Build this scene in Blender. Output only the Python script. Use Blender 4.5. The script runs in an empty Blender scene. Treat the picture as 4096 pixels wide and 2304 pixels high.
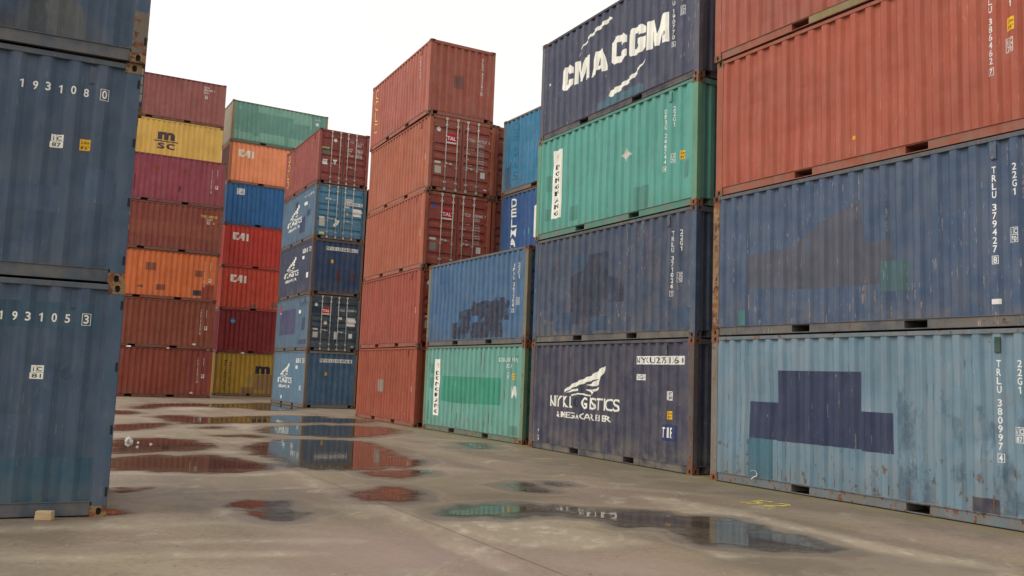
import bpy, bmesh, math, random
import numpy as np
from mathutils import Matrix, Vector, noise as mnoise
R = math.radians
sc = bpy.context.scene
COL = sc.collection

# ------------------------------------------------------------------ camera
CAM_H = 1.694
PITCH, ROLL = R(5.993), R(2.149)
cam_d = bpy.data.cameras.new("camera")
cam = bpy.data.objects.new("camera", cam_d)
COL.objects.link(cam)
F = Vector((0, math.cos(PITCH), math.sin(PITCH)))
U = Vector((0, -math.sin(PITCH), math.cos(PITCH)))
X = Vector((1, 0, 0))
rx = X * math.cos(ROLL) + U * math.sin(ROLL)
up = -X * math.sin(ROLL) + U * math.cos(ROLL)
m = Matrix((rx, up, -F)).transposed().to_4x4()
m.translation = (0, 0, CAM_H)
cam.matrix_world = m
cam_d.sensor_width = 36
cam_d.lens = 3426.5 / 4096 * 36
cam_d.clip_start = 0.1
cam_d.clip_end = 2000
sc.camera = cam

# ------------------------------------------------------------------ world, sun, exposure
SUN_EL, SUN_ROT = R(46), R(250)
w = bpy.data.worlds.new("World")
sc.world = w
w.use_nodes = True
wn = w.node_tree
bg = wn.nodes["Background"]
sky = wn.nodes.new("ShaderNodeTexSky")
sky.sky_type = 'NISHITA'
sky.sun_disc = False
sky.sun_elevation = SUN_EL
sky.sun_rotation = SUN_ROT
sky.dust_density = 4
sky.air_density = 1.5
hs = wn.nodes.new("ShaderNodeHueSaturation")      # overcast: the cloud layer takes nearly all the blue out
hs.inputs['Saturation'].default_value = 0.06
mx = wn.nodes.new("ShaderNodeMix")
mx.data_type = 'RGBA'
mx.inputs['Factor'].default_value = 0.6
mx.inputs[7].default_value = (12.2, 11.9, 11.4, 1)
wn.links.new(sky.outputs[0], hs.inputs['Color'])
wn.links.new(hs.outputs[0], mx.inputs[6])
wn.links.new(mx.outputs[2], bg.inputs['Color'])
bg.inputs['Strength'].default_value = 0.12
sun_d = bpy.data.lights.new("sun", 'SUN')
sun_d.energy = 1.4
sun_d.angle = R(35)
sun_d.color = (1.0, 0.95, 0.88)
sun = bpy.data.objects.new("sun", sun_d)
COL.objects.link(sun)
sd = Vector((math.sin(SUN_ROT) * math.cos(SUN_EL), math.cos(SUN_ROT) * math.cos(SUN_EL), math.sin(SUN_EL)))
sun.rotation_euler = sd.to_track_quat('Z', 'Y').to_euler()
sc.view_settings.view_transform = 'Standard'
sc.view_settings.look = 'None'
sc.view_settings.exposure = 0.0
sc.view_settings.gamma = 1

# ------------------------------------------------------------------ helpers
L, W, H = 6.058, 2.438, 2.591
rnd = random.Random(7)

def tag(o, label=None, cat=None, group=None, kind=None):
    if label: o['label'] = label
    if cat: o['category'] = cat
    if group: o['group'] = group
    if kind: o['kind'] = kind
    return o

def link(name, mesh, parent=None, mat=None, local=None):
    o = bpy.data.objects.new(name, mesh)
    COL.objects.link(o)
    if parent is not None: o.parent = parent
    if local is not None: o.matrix_local = local
    if mat is not None and mesh is not None:
        if not mesh.materials: mesh.materials.append(mat)
        elif mesh.materials[0] != mat:
            o.material_slots[0].link = 'OBJECT'
            o.material_slots[0].material = mat
    return o

def mesh_from(bm, name):
    me = bpy.data.meshes.new(name)
    bm.to_mesh(me); bm.free()
    return me

def box(bm, x0, x1, y0, y1, z0, z1, bev=0):
    vs = [bm.verts.new(p) for p in ((x0,y0,z0),(x1,y0,z0),(x1,y1,z0),(x0,y1,z0),(x0,y0,z1),(x1,y0,z1),(x1,y1,z1),(x0,y1,z1))]
    fs = [bm.faces.new([vs[i] for i in f]) for f in ((0,3,2,1),(4,5,6,7),(0,1,5,4),(1,2,6,5),(2,3,7,6),(3,0,4,7))]
    if bev:
        es = list({e for f in fs for e in f.edges})
        bmesh.ops.bevel(bm, geom=es, offset=bev, segments=2, affect='EDGES', profile=0.6)
    return vs

def cyl(bm, p0, p1, r, n=10):
    p0, p1 = Vector(p0), Vector(p1)
    ax = (p1 - p0).normalized()
    a = ax.orthogonal().normalized(); b = ax.cross(a)
    r0 = [bm.verts.new(p0 + (a * math.cos(t) + b * math.sin(t)) * r) for t in [2*math.pi*i/n for i in range(n)]]
    r1 = [bm.verts.new(p1 + (a * math.cos(t) + b * math.sin(t)) * r) for t in [2*math.pi*i/n for i in range(n)]]
    for i in range(n):
        f = bm.faces.new((r0[i], r0[(i+1) % n], r1[(i+1) % n], r1[i])); f.smooth = True
    bm.faces.new(list(reversed(r0))); bm.faces.new(r1)

# ------------------------------------------------------------------ materials
def N(nt, t, **kw):
    n = nt.nodes.new(t)
    for k, v in kw.items(): setattr(n, k, v)
    return n

def make_paint_group():
    g = bpy.data.node_groups.new("weathered_paint", 'ShaderNodeTree')
    I = g.interface
    c = I.new_socket("Color", in_out='INPUT', socket_type='NodeSocketColor')
    for nme in ("Rust", "Fade", "Dirt", "Chips"):
        I.new_socket(nme, in_out='INPUT', socket_type='NodeSocketFloat')
    I.new_socket("Color", in_out='OUTPUT', socket_type='NodeSocketColor')
    I.new_socket("Rough", in_out='OUTPUT', socket_type='NodeSocketFloat')
    I.new_socket("Height", in_out='OUTPUT', socket_type='NodeSocketFloat')
    gi, go = N(g, 'NodeGroupInput'), N(g, 'NodeGroupOutput')
    lk = g.links.new
    tc, oi = N(g, 'ShaderNodeTexCoord'), N(g, 'ShaderNodeObjectInfo')
    mu = N(g, 'ShaderNodeMath', operation='MULTIPLY'); mu.inputs[1].default_value = 91
    lk(oi.outputs['Random'], mu.inputs[0])
    ad = N(g, 'ShaderNodeVectorMath', operation='ADD')
    lk(tc.outputs['Object'], ad.inputs[0]); lk(mu.outputs[0], ad.inputs[1])
    def noise(scale, mapping=None, detail=3, rough=.55):
        src = ad.outputs[0]
        if mapping:
            mp = N(g, 'ShaderNodeMapping'); mp.inputs['Scale'].default_value = mapping
            lk(src, mp.inputs['Vector']); src = mp.outputs[0]
        n = N(g, 'ShaderNodeTexNoise'); n.inputs['Scale'].default_value = scale
        n.inputs['Detail'].default_value = detail; n.inputs['Roughness'].default_value = rough
        lk(src, n.inputs['Vector']); return n.outputs[0]
    def mr(src, a, b, c_=0, d=1, smooth=True):
        n = N(g, 'ShaderNodeMapRange')
        if smooth: n.interpolation_type = 'SMOOTHSTEP'
        for i, v in ((1, a), (2, b), (3, c_), (4, d)):
            if hasattr(v, 'default_value'): lk(v, n.inputs[i])
            else: n.inputs[i].default_value = v
        lk(src, n.inputs[0]); return n.outputs[0]
    def ma(op, a, b):
        n = N(g, 'ShaderNodeMath', operation=op)
        for i, v in ((0, a), (1, b)):
            if isinstance(v, (int, float)): n.inputs[i].default_value = v
            else: lk(v, n.inputs[i])
        return n.outputs[0]
    def mix(f, a, b, bt='MIX'):
        n = N(g, 'ShaderNodeMix', data_type='RGBA', blend_type=bt)
        for i, v in ((0, f), (6, a), (7, b)):
            if isinstance(v, (int, float)): n.inputs[i].default_value = v
            elif isinstance(v, tuple): n.inputs[i].default_value = v
            else: lk(v, n.inputs[i])
        return n.outputs[2]
    n1 = noise(1.0, detail=4)
    n2 = noise(1.0, (8, 8, .45), 5, .65)
    n3 = noise(11, detail=7, rough=.65)
    n4 = noise(1.0, (38, 38, 5), 3, .6)
    n5 = noise(3.2, detail=5, rough=.6)
    bright = ma('ADD', ma('ADD', mr(n1, .25, .75, .86, 1.12, False), mr(n2, .25, .75, -.13, .13, False)), mr(n5, .3, .7, -.06, .06, False))
    vm = N(g, 'ShaderNodeVectorMath', operation='SCALE')
    lk(gi.outputs['Color'], vm.inputs[0]); lk(bright, vm.inputs['Scale'])
    col = vm.outputs[0]
    # chalky fading in soft vertical bands and clouds; on upper containers also painted sky glare
    hsv = N(g, 'ShaderNodeHueSaturation'); hsv.inputs['Saturation'].default_value = .80; hsv.inputs['Value'].default_value = 1.0
    lk(gi.outputs['Color'], hsv.inputs['Color'])
    chalk = mix(.10, hsv.outputs[0], (.42, .38, .33, 1))
    fm = ma('MULTIPLY', mr(ma('ADD', ma('MULTIPLY', n2, .6), ma('MULTIPLY', n5, .4)), .42, .62), gi.outputs['Fade'])
    col = mix(fm, col, chalk)
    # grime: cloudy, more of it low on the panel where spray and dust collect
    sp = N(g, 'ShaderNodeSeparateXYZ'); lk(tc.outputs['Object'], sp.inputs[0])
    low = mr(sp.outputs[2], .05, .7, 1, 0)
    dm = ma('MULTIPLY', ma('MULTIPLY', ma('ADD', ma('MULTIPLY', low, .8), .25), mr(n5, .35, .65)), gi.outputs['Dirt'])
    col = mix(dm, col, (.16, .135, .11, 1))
    # scuffs down to primer / bare metal, thin and upright
    cm = ma('MULTIPLY', ma('MULTIPLY', mr(n4, .63, .68), mr(n1, .48, .58)), gi.outputs['Chips'])
    col = mix(cm, col, (.50, .38, .33, 1))
    # rust: specks, runs, and seams at the rails
    edge = ma('ADD', mr(sp.outputs[2], .12, .45, .07, 0), mr(sp.outputs[2], 2.3, 2.5, 0, .05))
    rv = ma('ADD', ma('ADD', ma('MULTIPLY', n3, .62), ma('MULTIPLY', n2, .38)), edge)
    th = mr(gi.outputs['Rust'], 0, 1, .76, .40, False)
    th2 = ma('ADD', th, .05)
    rm = mr(rv, th, th2)
    rc = mix(mr(n5, .35, .65), (.23, .085, .035, 1), (.085, .04, .025, 1))
    col = mix(rm, col, rc)
    lk(col, go.inputs['Color'])
    lk(ma('ADD', mr(n1, .3, .7, .52, .72, False), ma('MULTIPLY', rm, .3)), go.inputs['Rough'])
    lk(ma('ADD', ma('MULTIPLY', n1, 1.0), ma('ADD', ma('MULTIPLY', n5, .12), ma('MULTIPLY', rm, .03))), go.inputs['Height'])
    return g
PG = make_paint_group()
_pc = {}
def paint(rgb, rust=.15, fade_glare=.3, dirt=.3, chips=.2, name="paint", alpha=0):
    lum = .3 * rgb[0] + .6 * rgb[1] + .1 * rgb[2]
    rgb = [max(.004, (lum + (c - lum) * 1.14) * (.86 if lum < .45 else 1)) for c in rgb]
    if rgb[2] > rgb[0] * 1.25 and rgb[2] > rgb[1] * 1.1: g_ = .3 * rgb[0] + .6 * rgb[1] + .1 * rgb[2]; rgb = [g_ + (c - g_) * .86 for c in rgb]
    if rgb[0] > rgb[1] * 2 and lum < .3: rgb = [rgb[0] * .94, rgb[1] * .95, rgb[2] * .88]
    key = (tuple(rgb), rust, fade_glare, dirt, chips, name, alpha)
    if key in _pc: return _pc[key]
    mt = bpy.data.materials.new(name); mt.use_nodes = True
    nt = mt.node_tree; p = nt.nodes['Principled BSDF']
    g = N(nt, 'ShaderNodeGroup'); g.node_tree = PG
    g.inputs[0].default_value = (*rgb, 1)
    for i, v in ((1, rust), (2, fade_glare), (3, dirt), (4, chips)): g.inputs[i].default_value = v
    nt.links.new(g.outputs[0], p.inputs['Base Color'])
    nt.links.new(g.outputs[1], p.inputs['Roughness'])
    b = N(nt, 'ShaderNodeBump'); b.inputs['Strength'].default_value = .55; b.inputs['Distance'].default_value = .045
    nt.links.new(g.outputs[2], b.inputs['Height']); nt.links.new(b.outputs[0], p.inputs['Normal'])
    p.inputs['Specular IOR Level'].default_value = .26
    if alpha:                                    # worn sticker or lettering: flaked away in places
        tcn = N(nt, 'ShaderNodeTexCoord'); no = N(nt, 'ShaderNodeTexNoise')
        no.inputs['Scale'].default_value = 16; no.inputs['Detail'].default_value = 5; no.inputs['Roughness'].default_value = .7
        mr = N(nt, 'ShaderNodeMapRange'); mr.inputs[1].default_value = alpha; mr.inputs[2].default_value = alpha + .03
        nt.links.new(tcn.outputs['Object'], no.inputs['Vector']); nt.links.new(no.outputs[0], mr.inputs[0])
        nt.links.new(mr.outputs[0], p.inputs['Alpha'])
    _pc[key] = mt
    return mt

_st = {}
def stain(rgb, thr=.47, scale=2.4, soft=.08, rust=.1, fade_glare=.3, dirt=.2, chips=.2, stretch=(1, 1, .7)):
    """paint whose edge is cloudy: old overspray, washed-out areas"""
    key = (tuple(rgb), thr, scale, soft, stretch)
    if key in _st: return _st[key]
    mt = paint(rgb, rust, fade_glare, dirt, chips, 'cloudy_stain').copy(); nt = mt.node_tree; p = nt.nodes['Principled BSDF']
    tcn = N(nt, 'ShaderNodeTexCoord'); mp = N(nt, 'ShaderNodeMapping'); mp.inputs['Scale'].default_value = stretch
    no = N(nt, 'ShaderNodeTexNoise'); no.inputs['Scale'].default_value = scale; no.inputs['Detail'].default_value = 6; no.inputs['Roughness'].default_value = .62
    mr = N(nt, 'ShaderNodeMapRange'); mr.inputs[1].default_value = thr; mr.inputs[2].default_value = thr + soft
    nt.links.new(tcn.outputs['Object'], mp.inputs[0]); nt.links.new(mp.outputs[0], no.inputs['Vector']); nt.links.new(no.outputs[0], mr.inputs[0]); nt.links.new(mr.outputs[0], p.inputs['Alpha'])
    _st[key] = mt; return mt

def plain(name, rgb, rough=.6, metal=0):
    mt = bpy.data.materials.new(name); mt.use_nodes = True
    p = mt.node_tree.nodes['Principled BSDF']
    p.inputs['Base Color'].default_value = (*rgb, 1); p.inputs['Roughness'].default_value = rough; p.inputs['Metallic'].default_value = metal
    return mt
DARK = plain('dark_recess', (.012, .011, .010), .9)
GASKET = plain('rubber_gasket', (.03, .03, .03), .7)
WHITE = paint((.74, .73, .69), .06, .1, .25, .0, 'white_lettering', .32)
WHITE2 = paint((.72, .71, .67), .0, .1, .2, .0, 'white_worn_lettering', .39)
CREAM = paint((.80, .78, .70), .04, .0, .1, .0, 'white_logo', .28)
BLACK = paint((.03, .03, .035), 0, 0, 0, 0, 'black_lettering')
YEL = paint((.72, .42, .03), .1, .1, .2, 0, 'yellow_sticker')
GOLDY = paint((.75, .55, .16), .05, .1, .1, 0, 'yellow_lettering', .30)
REDS = paint((.62, .03, .06), .0, .1, .1, 0, 'red_sign')
PLATE = paint((.50, .47, .40), .1, .1, .2, 0, 'data_plate')
GALV = paint((.52, .48, .43), .25, .3, .3, .2, 'galvanised_rod')
# ------------------------------------------------------------------ container kit
def profile(length, margin, n, slope, inner, outer, depth, off):
    pts = [(0.1, off)]
    a = margin
    for i in range(n):
        pts += [(a, off), (a + slope, off + depth), (a + slope + inner, off + depth), (a + 2*slope + inner, off)]
        a += 2*slope + inner + outer
    pts.append((length - 0.1, off))
    return pts
SIDE_P = profile(L, .249, 20, .050, .088, .090, .042, .014)
SIDE_P2 = profile(L, .188, 20, .062, .086, .080, .042, .014)
END_P = profile(W, .214, 8, .034, .088, .100, .045, .024)
DOOR_OFF = .078
REC = [(2.21, 2.03), (1.66, 1.47), (1.38, 1.20), (1.11, .92), (.55, .36)]
def door_prof(recs):
    pts = [(0.0, DOOR_OFF)]
    for zt, zb in sorted(recs, key=lambda t: t[1]):
        pts += [(zb, DOOR_OFF), (zb + .075, DOOR_OFF + .042), (zt - .03, DOOR_OFF + .042), (zt, DOOR_OFF)]
    pts.append((2.591, DOOR_OFF))
    return pts
def interp(P, a):
    xs = [p[0] for p in P]
    return float(np.interp(a, xs, [p[1] for p in P]))

ZB = [.155 + .2375 * i for i in range(11)]
def bow(a, z, length, seed):
    """gentle bulges and a few knocks, in metres inward, zero at the frame"""
    if seed is None: return 0.0
    e = min(1, max(0, (a - .2) / .35)) * min(1, max(0, (length - .2 - a) / .35)) * min(1, max(0, (z - .16) / .3)) * min(1, max(0, (2.52 - z) / .3))
    v = mnoise.noise(Vector((a * .8, z * 1.0, seed * 7.3))) * .022
    rr = random.Random(seed * 13 + 1)
    for _ in range(5):
        ca, cz, ra, am = rr.uniform(.4, length - .4), rr.uniform(.4, 2.1), rr.uniform(.12, .35), rr.uniform(.008, .030)
        v += am * math.exp(-((a - ca) ** 2 + (z - cz) ** 2) / (2 * ra * ra) * 2)
    return v * e
def corr_wall(P, z0, z1, name, seed=None):
    bm = bmesh.new()
    if seed is not None:
        ln = P[-1][0] + .1
        zs = [z for z in ZB if z0 - 1e-4 <= z <= z1 - .02] + [z1]
        g = [[bm.verts.new((a, d + bow(a, z, ln, seed), z)) for a, d in P] for z in zs]
        for j in range(len(zs) - 1):
            for i in range(len(P) - 1): bm.faces.new((g[j][i], g[j][i+1], g[j+1][i+1], g[j+1][i]))
        return mesh_from(bm, name)
    lo = [bm.verts.new((a, d, z0)) for a, d in P]; hi = [bm.verts.new((a, d, z1)) for a, d in P]
    for i in range(len(P) - 1): bm.faces.new((lo[i], lo[i+1], hi[i+1], hi[i]))
    # thickness
    t = .004
    lo2 = [bm.verts.new((a, d + t, z0)) for a, d in P]; hi2 = [bm.verts.new((a, d + t, z1)) for a, d in P]
    for i in range(len(P) - 1): bm.faces.new((lo2[i+1], lo2[i], hi2[i], hi2[i+1]))
    return mesh_from(bm, name)

def rail(a0, a1, z0, z1, dep, pockets=(), flange=.014, th=.05, name='rail'):
    """channel with lips at top and bottom; pockets = (from, to) openings through the web"""
    bm = bmesh.new()
    zi0, zi1 = z0 + .009, z1 - .009
    cuts = [a0] + [v for p in pockets for v in p] + [a1]
    for i in range(0, len(cuts), 2):
        box(bm, cuts[i], cuts[i+1], dep, dep + .006, zi0, zi1)
    for p0, p1 in pockets:        # band left above the opening, tunnel walls behind it
        box(bm, p0, p1, dep, dep + .006, z0 + .125, zi1)
        box(bm, p0, p1, dep, dep + .006, zi0, z0 + .014)
        box(bm, p0 - .006, p0, dep + .0065, dep + .9, zi0, zi1)
        box(bm, p1, p1 + .006, dep + .0065, dep + .9, zi0, zi1)
        box(bm, p0, p1, dep + .0065, dep + .9, z0 + .126, z0 + .132)
    box(bm, a0, a1, dep - flange, dep + th, z1 - .008, z1)
    box(bm, a0, a1, dep - flange * .5, dep + th, z0, z0 + .008)
    return mesh_from(bm, name)

def tube_rail(a0, a1, z0, z1, d0, d1, name, bev=.006):
    bm = bmesh.new(); box(bm, a0, a1, d0, d1, z0, z1, bev); return mesh_from(bm, name)

def casting_mesh():
    S, T = .172, .118
    bm = bmesh.new()
    def face(axis):
        cx, cz, rw, rh = S * .52, T / 2, .026, .040
        hole, hin, outer = [], [], []
        ca = math.atan2(T, S)
        angs = sorted([2 * math.pi * (i + .5) / 20 for i in range(20)] + [ca, math.pi - ca, math.pi + ca, 2 * math.pi - ca])
        n = len(angs)
        for t in angs:
            c, s = math.cos(t), math.sin(t)
            hx = cx + rw * c; hz = cz + (rh - rw) * (1 if s > 0 else -1) * (abs(s) > 1e-6) + rw * s
            k = min((S/2) / abs(c) if abs(c) > 1e-6 else 1e9, (T/2) / abs(s) if abs(s) > 1e-6 else 1e9)
            ox = S/2 + k * c; oz = T/2 + k * s
            def P(x, z, d): return (x, d, z) if axis == 0 else (d, S - x, z)
            hole.append(bm.verts.new(P(hx, hz, 0))); hin.append(bm.verts.new(P(hx, hz, .028))); outer.append(bm.verts.new(P(ox, oz, 0)))
        # exact corners of the block
        for i in range(n):
            j = (i + 1) % n
            f = bm.faces.new((outer[i], outer[j], hole[j], hole[i]))
            f = bm.faces.new((hole[i], hole[j], hin[j], hin[i]))
        f = bm.faces.new(hin); f.material_index = 1
    face(0); face(1)
    def P0(x, y, z): return bm.verts.new((x, y, z))
    # remaining four sides
    for q in (((S,0,0),(S,S,0),(S,S,T),(S,0,T)), ((0,S,0),(0,S,T),(S,S,T),(S,S,0)), ((0,0,T),(S,0,T),(S,S,T),(0,S,T)), ((0,0,0),(0,S,0),(S,S,0),(S,0,0))):
        bm.faces.new([P0(*p) for p in q])
    bmesh.ops.remove_doubles(bm, verts=bm.verts, dist=1e-5)
    bmesh.ops.recalc_face_normals(bm, faces=bm.faces)
    me = mesh_from(bm, 'corner_casting')
    return me

def add_mats(me, *ms):
    for m_ in ms: me.materials.append(m_)

ID4 = Matrix.Identity(4)
FACE = {
    'S': ID4,
    'R': Matrix.Translation((L, 0, 0)) @ Matrix.Rotation(R(90), 4, 'Z'),
    'B': Matrix.Translation((L, W, 0)) @ Matrix.Rotation(R(180), 4, 'Z'),
    'L': Matrix.Translation((0, W, 0)) @ Matrix.Rotation(R(-90), 4, 'Z'),
}
POCK = ((1.824, 2.184), (3.874, 4.234))
M_sides = [corr_wall(SIDE_P, .155, 2.53, 'side_wall', k) for k in (1, 2, 3, 4)]
M_sides2 = [corr_wall(SIDE_P2, .155, 2.53, 'side_wall', k) for k in (1, 2, 3, 4)]
M_end = corr_wall(END_P, .155, 2.49, 'end_wall')
M_brail = rail(.172, L - .172, .018, .168, .022, POCK, name='bottom_rail')
M_brail_plain = rail(.172, L - .172, .018, .168, .022, (), name='bottom_rail')
M_sill = rail(.172, W - .172, .022, .165, .020, ((.19, .36), (W - .36, W - .19)), flange=.010, name='end_sill')
M_trail = tube_rail(.17, L - .17, 2.515, 2.577, .005, .065, 'top_rail')
M_header = tube_rail(.17, W - .17, 2.475, 2.580, .008, .09, 'end_header')
M_header_d = tube_rail(.17, W - .17, 2.475, 2.580, .062, .12, 'end_header')
M_sill_d = rail(.172, W - .172, .022, .165, .066, ((.19, .36), (W - .36, W - .19)), flange=.006, name='end_sill')
M_post_s = tube_rail(.003, .158, .112, 2.479, .003, .120, 'corner_post', .010)      # left-front and right-back
M_post_e = tube_rail(.003, .120, .112, 2.479, .003, .158, 'corner_post', .010)      # turned ends
M_cast = casting_mesh()
bm = bmesh.new(); box(bm, .09, L - .09, .09, W - .09, 2.545, 2.562)
for i in range(26): box(bm, .2 + i * .22, .28 + i * .22, .12, W - .12, 2.5625, 2.574)
M_roof = mesh_from(bm, 'roof')
bm = bmesh.new(); box(bm, .05, L - .05, .05, W - .05, .150, .153)
M_floor = mesh_from(bm, 'floor')
bm = bmesh.new(); box(bm, -.040, .040, -.026, .0, -.12, .09, .010); box(bm, -.026, .026, -.029, -.0265, -.105, -.065)
M_vent = mesh_from(bm, 'vent')

def leaf_mesh(a0, a1, r0, r1, recs):
    bm = bmesh.new()
    z0, z1 = .172, 2.468
    P = [(z0, DOOR_OFF)] + [p for p in door_prof(recs) if z0 < p[0] < z1] + [(z1, DOOR_OFF)]
    for x0, x1 in ((a0, r0), (r1, a1)):
        bm.faces.new([bm.verts.new(p) for p in ((x0, DOOR_OFF, z0), (x1, DOOR_OFF, z0), (x1, DOOR_OFF, z1), (x0, DOOR_OFF, z1))])
    A = [bm.verts.new((r0, d, z)) for z, d in P]; B = [bm.verts.new((r1, d, z)) for z, d in P]
    for i in range(len(P) - 1): bm.faces.new((A[i], B[i], B[i+1], A[i+1]))
    for V, x in ((A, r0), (B, r1)):
        for i in range(1, len(P) - 1, 4):
            if i + 3 < len(P): bm.faces.new([V[i], V[i+1], V[i+2], V[i+3]])
    # leaf edge and back
    for x in (a0, a1):
        bm.faces.new([bm.verts.new(p) for p in ((x, DOOR_OFF, z0), (x, DOOR_OFF, z1), (x, DOOR_OFF + .05, z1), (x, DOOR_OFF + .05, z0))])
    box(bm, a0, a1, DOOR_OFF + .051, DOOR_OFF + .055, z0, z1)
    bmesh.ops.recalc_face_normals(bm, faces=bm.faces)
    return mesh_from(bm, 'door')
REC3 = [(1.96, 1.83), (1.39, 1.26), (.83, .70)]
M_leafs = {k: (leaf_mesh(.135, 1.205, .20, 1.13, r), leaf_mesh(1.233, 2.303, 1.30, 2.24, r)) for k, r in ((5, REC), (3, REC3))}
DOOR_P = {5: door_prof(REC), 3: door_prof(REC3)}
bm = bmesh.new(); box(bm, 1.2055, 1.2325, DOOR_OFF - .004, DOOR_OFF + .03, .172, 2.468)
M_gasket = mesh_from(bm, 'door_gasket')
def rod_mesh():
    bm = bmesh.new()
    cyl(bm, (0, .040, .06), (0, .040, 2.535), .017)
    for z in (.105, 2.50): box(bm, -.038, .038, .016, .058, z - .055, z + .045, .006)
    for z in (.33, 2.28): box(bm, -.045, .045, .026, .064, z - .03, z + .03, .004)
    for z in (.86, 1.42, 1.9): box(bm, -.030, .030, .019, .076, z - .022, z + .022, .004)
    return mesh_from(bm, 'lock_rod')
M_rod = rod_mesh()
def handle_mesh():
    bm = bmesh.new()
    cyl(bm, (0, .014, .98), (.30, .006, .955), .009, 8)
    box(bm, -.02, .05, .006, .024, .955, 1.005, .004)
    box(bm, .14, .20, .002, .076, .925, .995, .006)
    return mesh_from(bm, 'door_handle')
M_handle = handle_mesh()
bm = bmesh.new(); box(bm, .105, .125, .010, .075, -.05, .05, .004); cyl(bm, (.125, .045, -.07), (.125, .045, .07), .014, 8); box(bm, .126, .20, .055, .0775, -.03, .03)
M_hinge = mesh_from(bm, 'hinge')
bm = bmesh.new(); box(bm, -.125, -.105, .010, .075, -.05, .05, .004); cyl(bm, (-.125, .045, -.07), (-.125, .045, .07), .014, 8); box(bm, -.20, -.126, .055, .0775, -.03, .03)
M_hinge_r = mesh_from(bm, 'hinge')
bm = bmesh.new(); box(bm, -.034, -.010, -.0005, .003, -.05, .05)  # flat near-black plate, painted shade in place of a hinge cut-out
M_slot_plate = mesh_from(bm, 'painted_hinge_slot')

# ------------------------------------------------------------------ lettering and repaint patches laid on the folded steel
_glyph = {}
def glyphs(text, bold=0.0, shear=0):
    key = (text, bold, shear)
    if key in _glyph: return _glyph[key]
    c = bpy.data.curves.new('t', 'FONT'); c.body = text; c.size = 1; c.resolution_u = 4; c.offset = bold; c.shear = shear; c.space_character = 1.0 + bold * 2.2
    o = bpy.data.objects.new('t', c)
    me = bpy.data.meshes.new_from_object(o)
    vs = [(v.co.x, v.co.y) for v in me.vertices]; fs = [tuple(p.vertices) for p in me.polygons]
    bpy.data.objects.remove(o); bpy.data.curves.remove(c); bpy.data.meshes.remove(me)
    _glyph[key] = (vs, fs); return _glyph[key]
REFH = {}
def cap_h(bold):
    if bold not in REFH:
        vs, _ = glyphs('H', bold); ys = [v[1] for v in vs]; REFH[bold] = (min(ys), max(ys))
    return REFH[bold]

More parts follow.
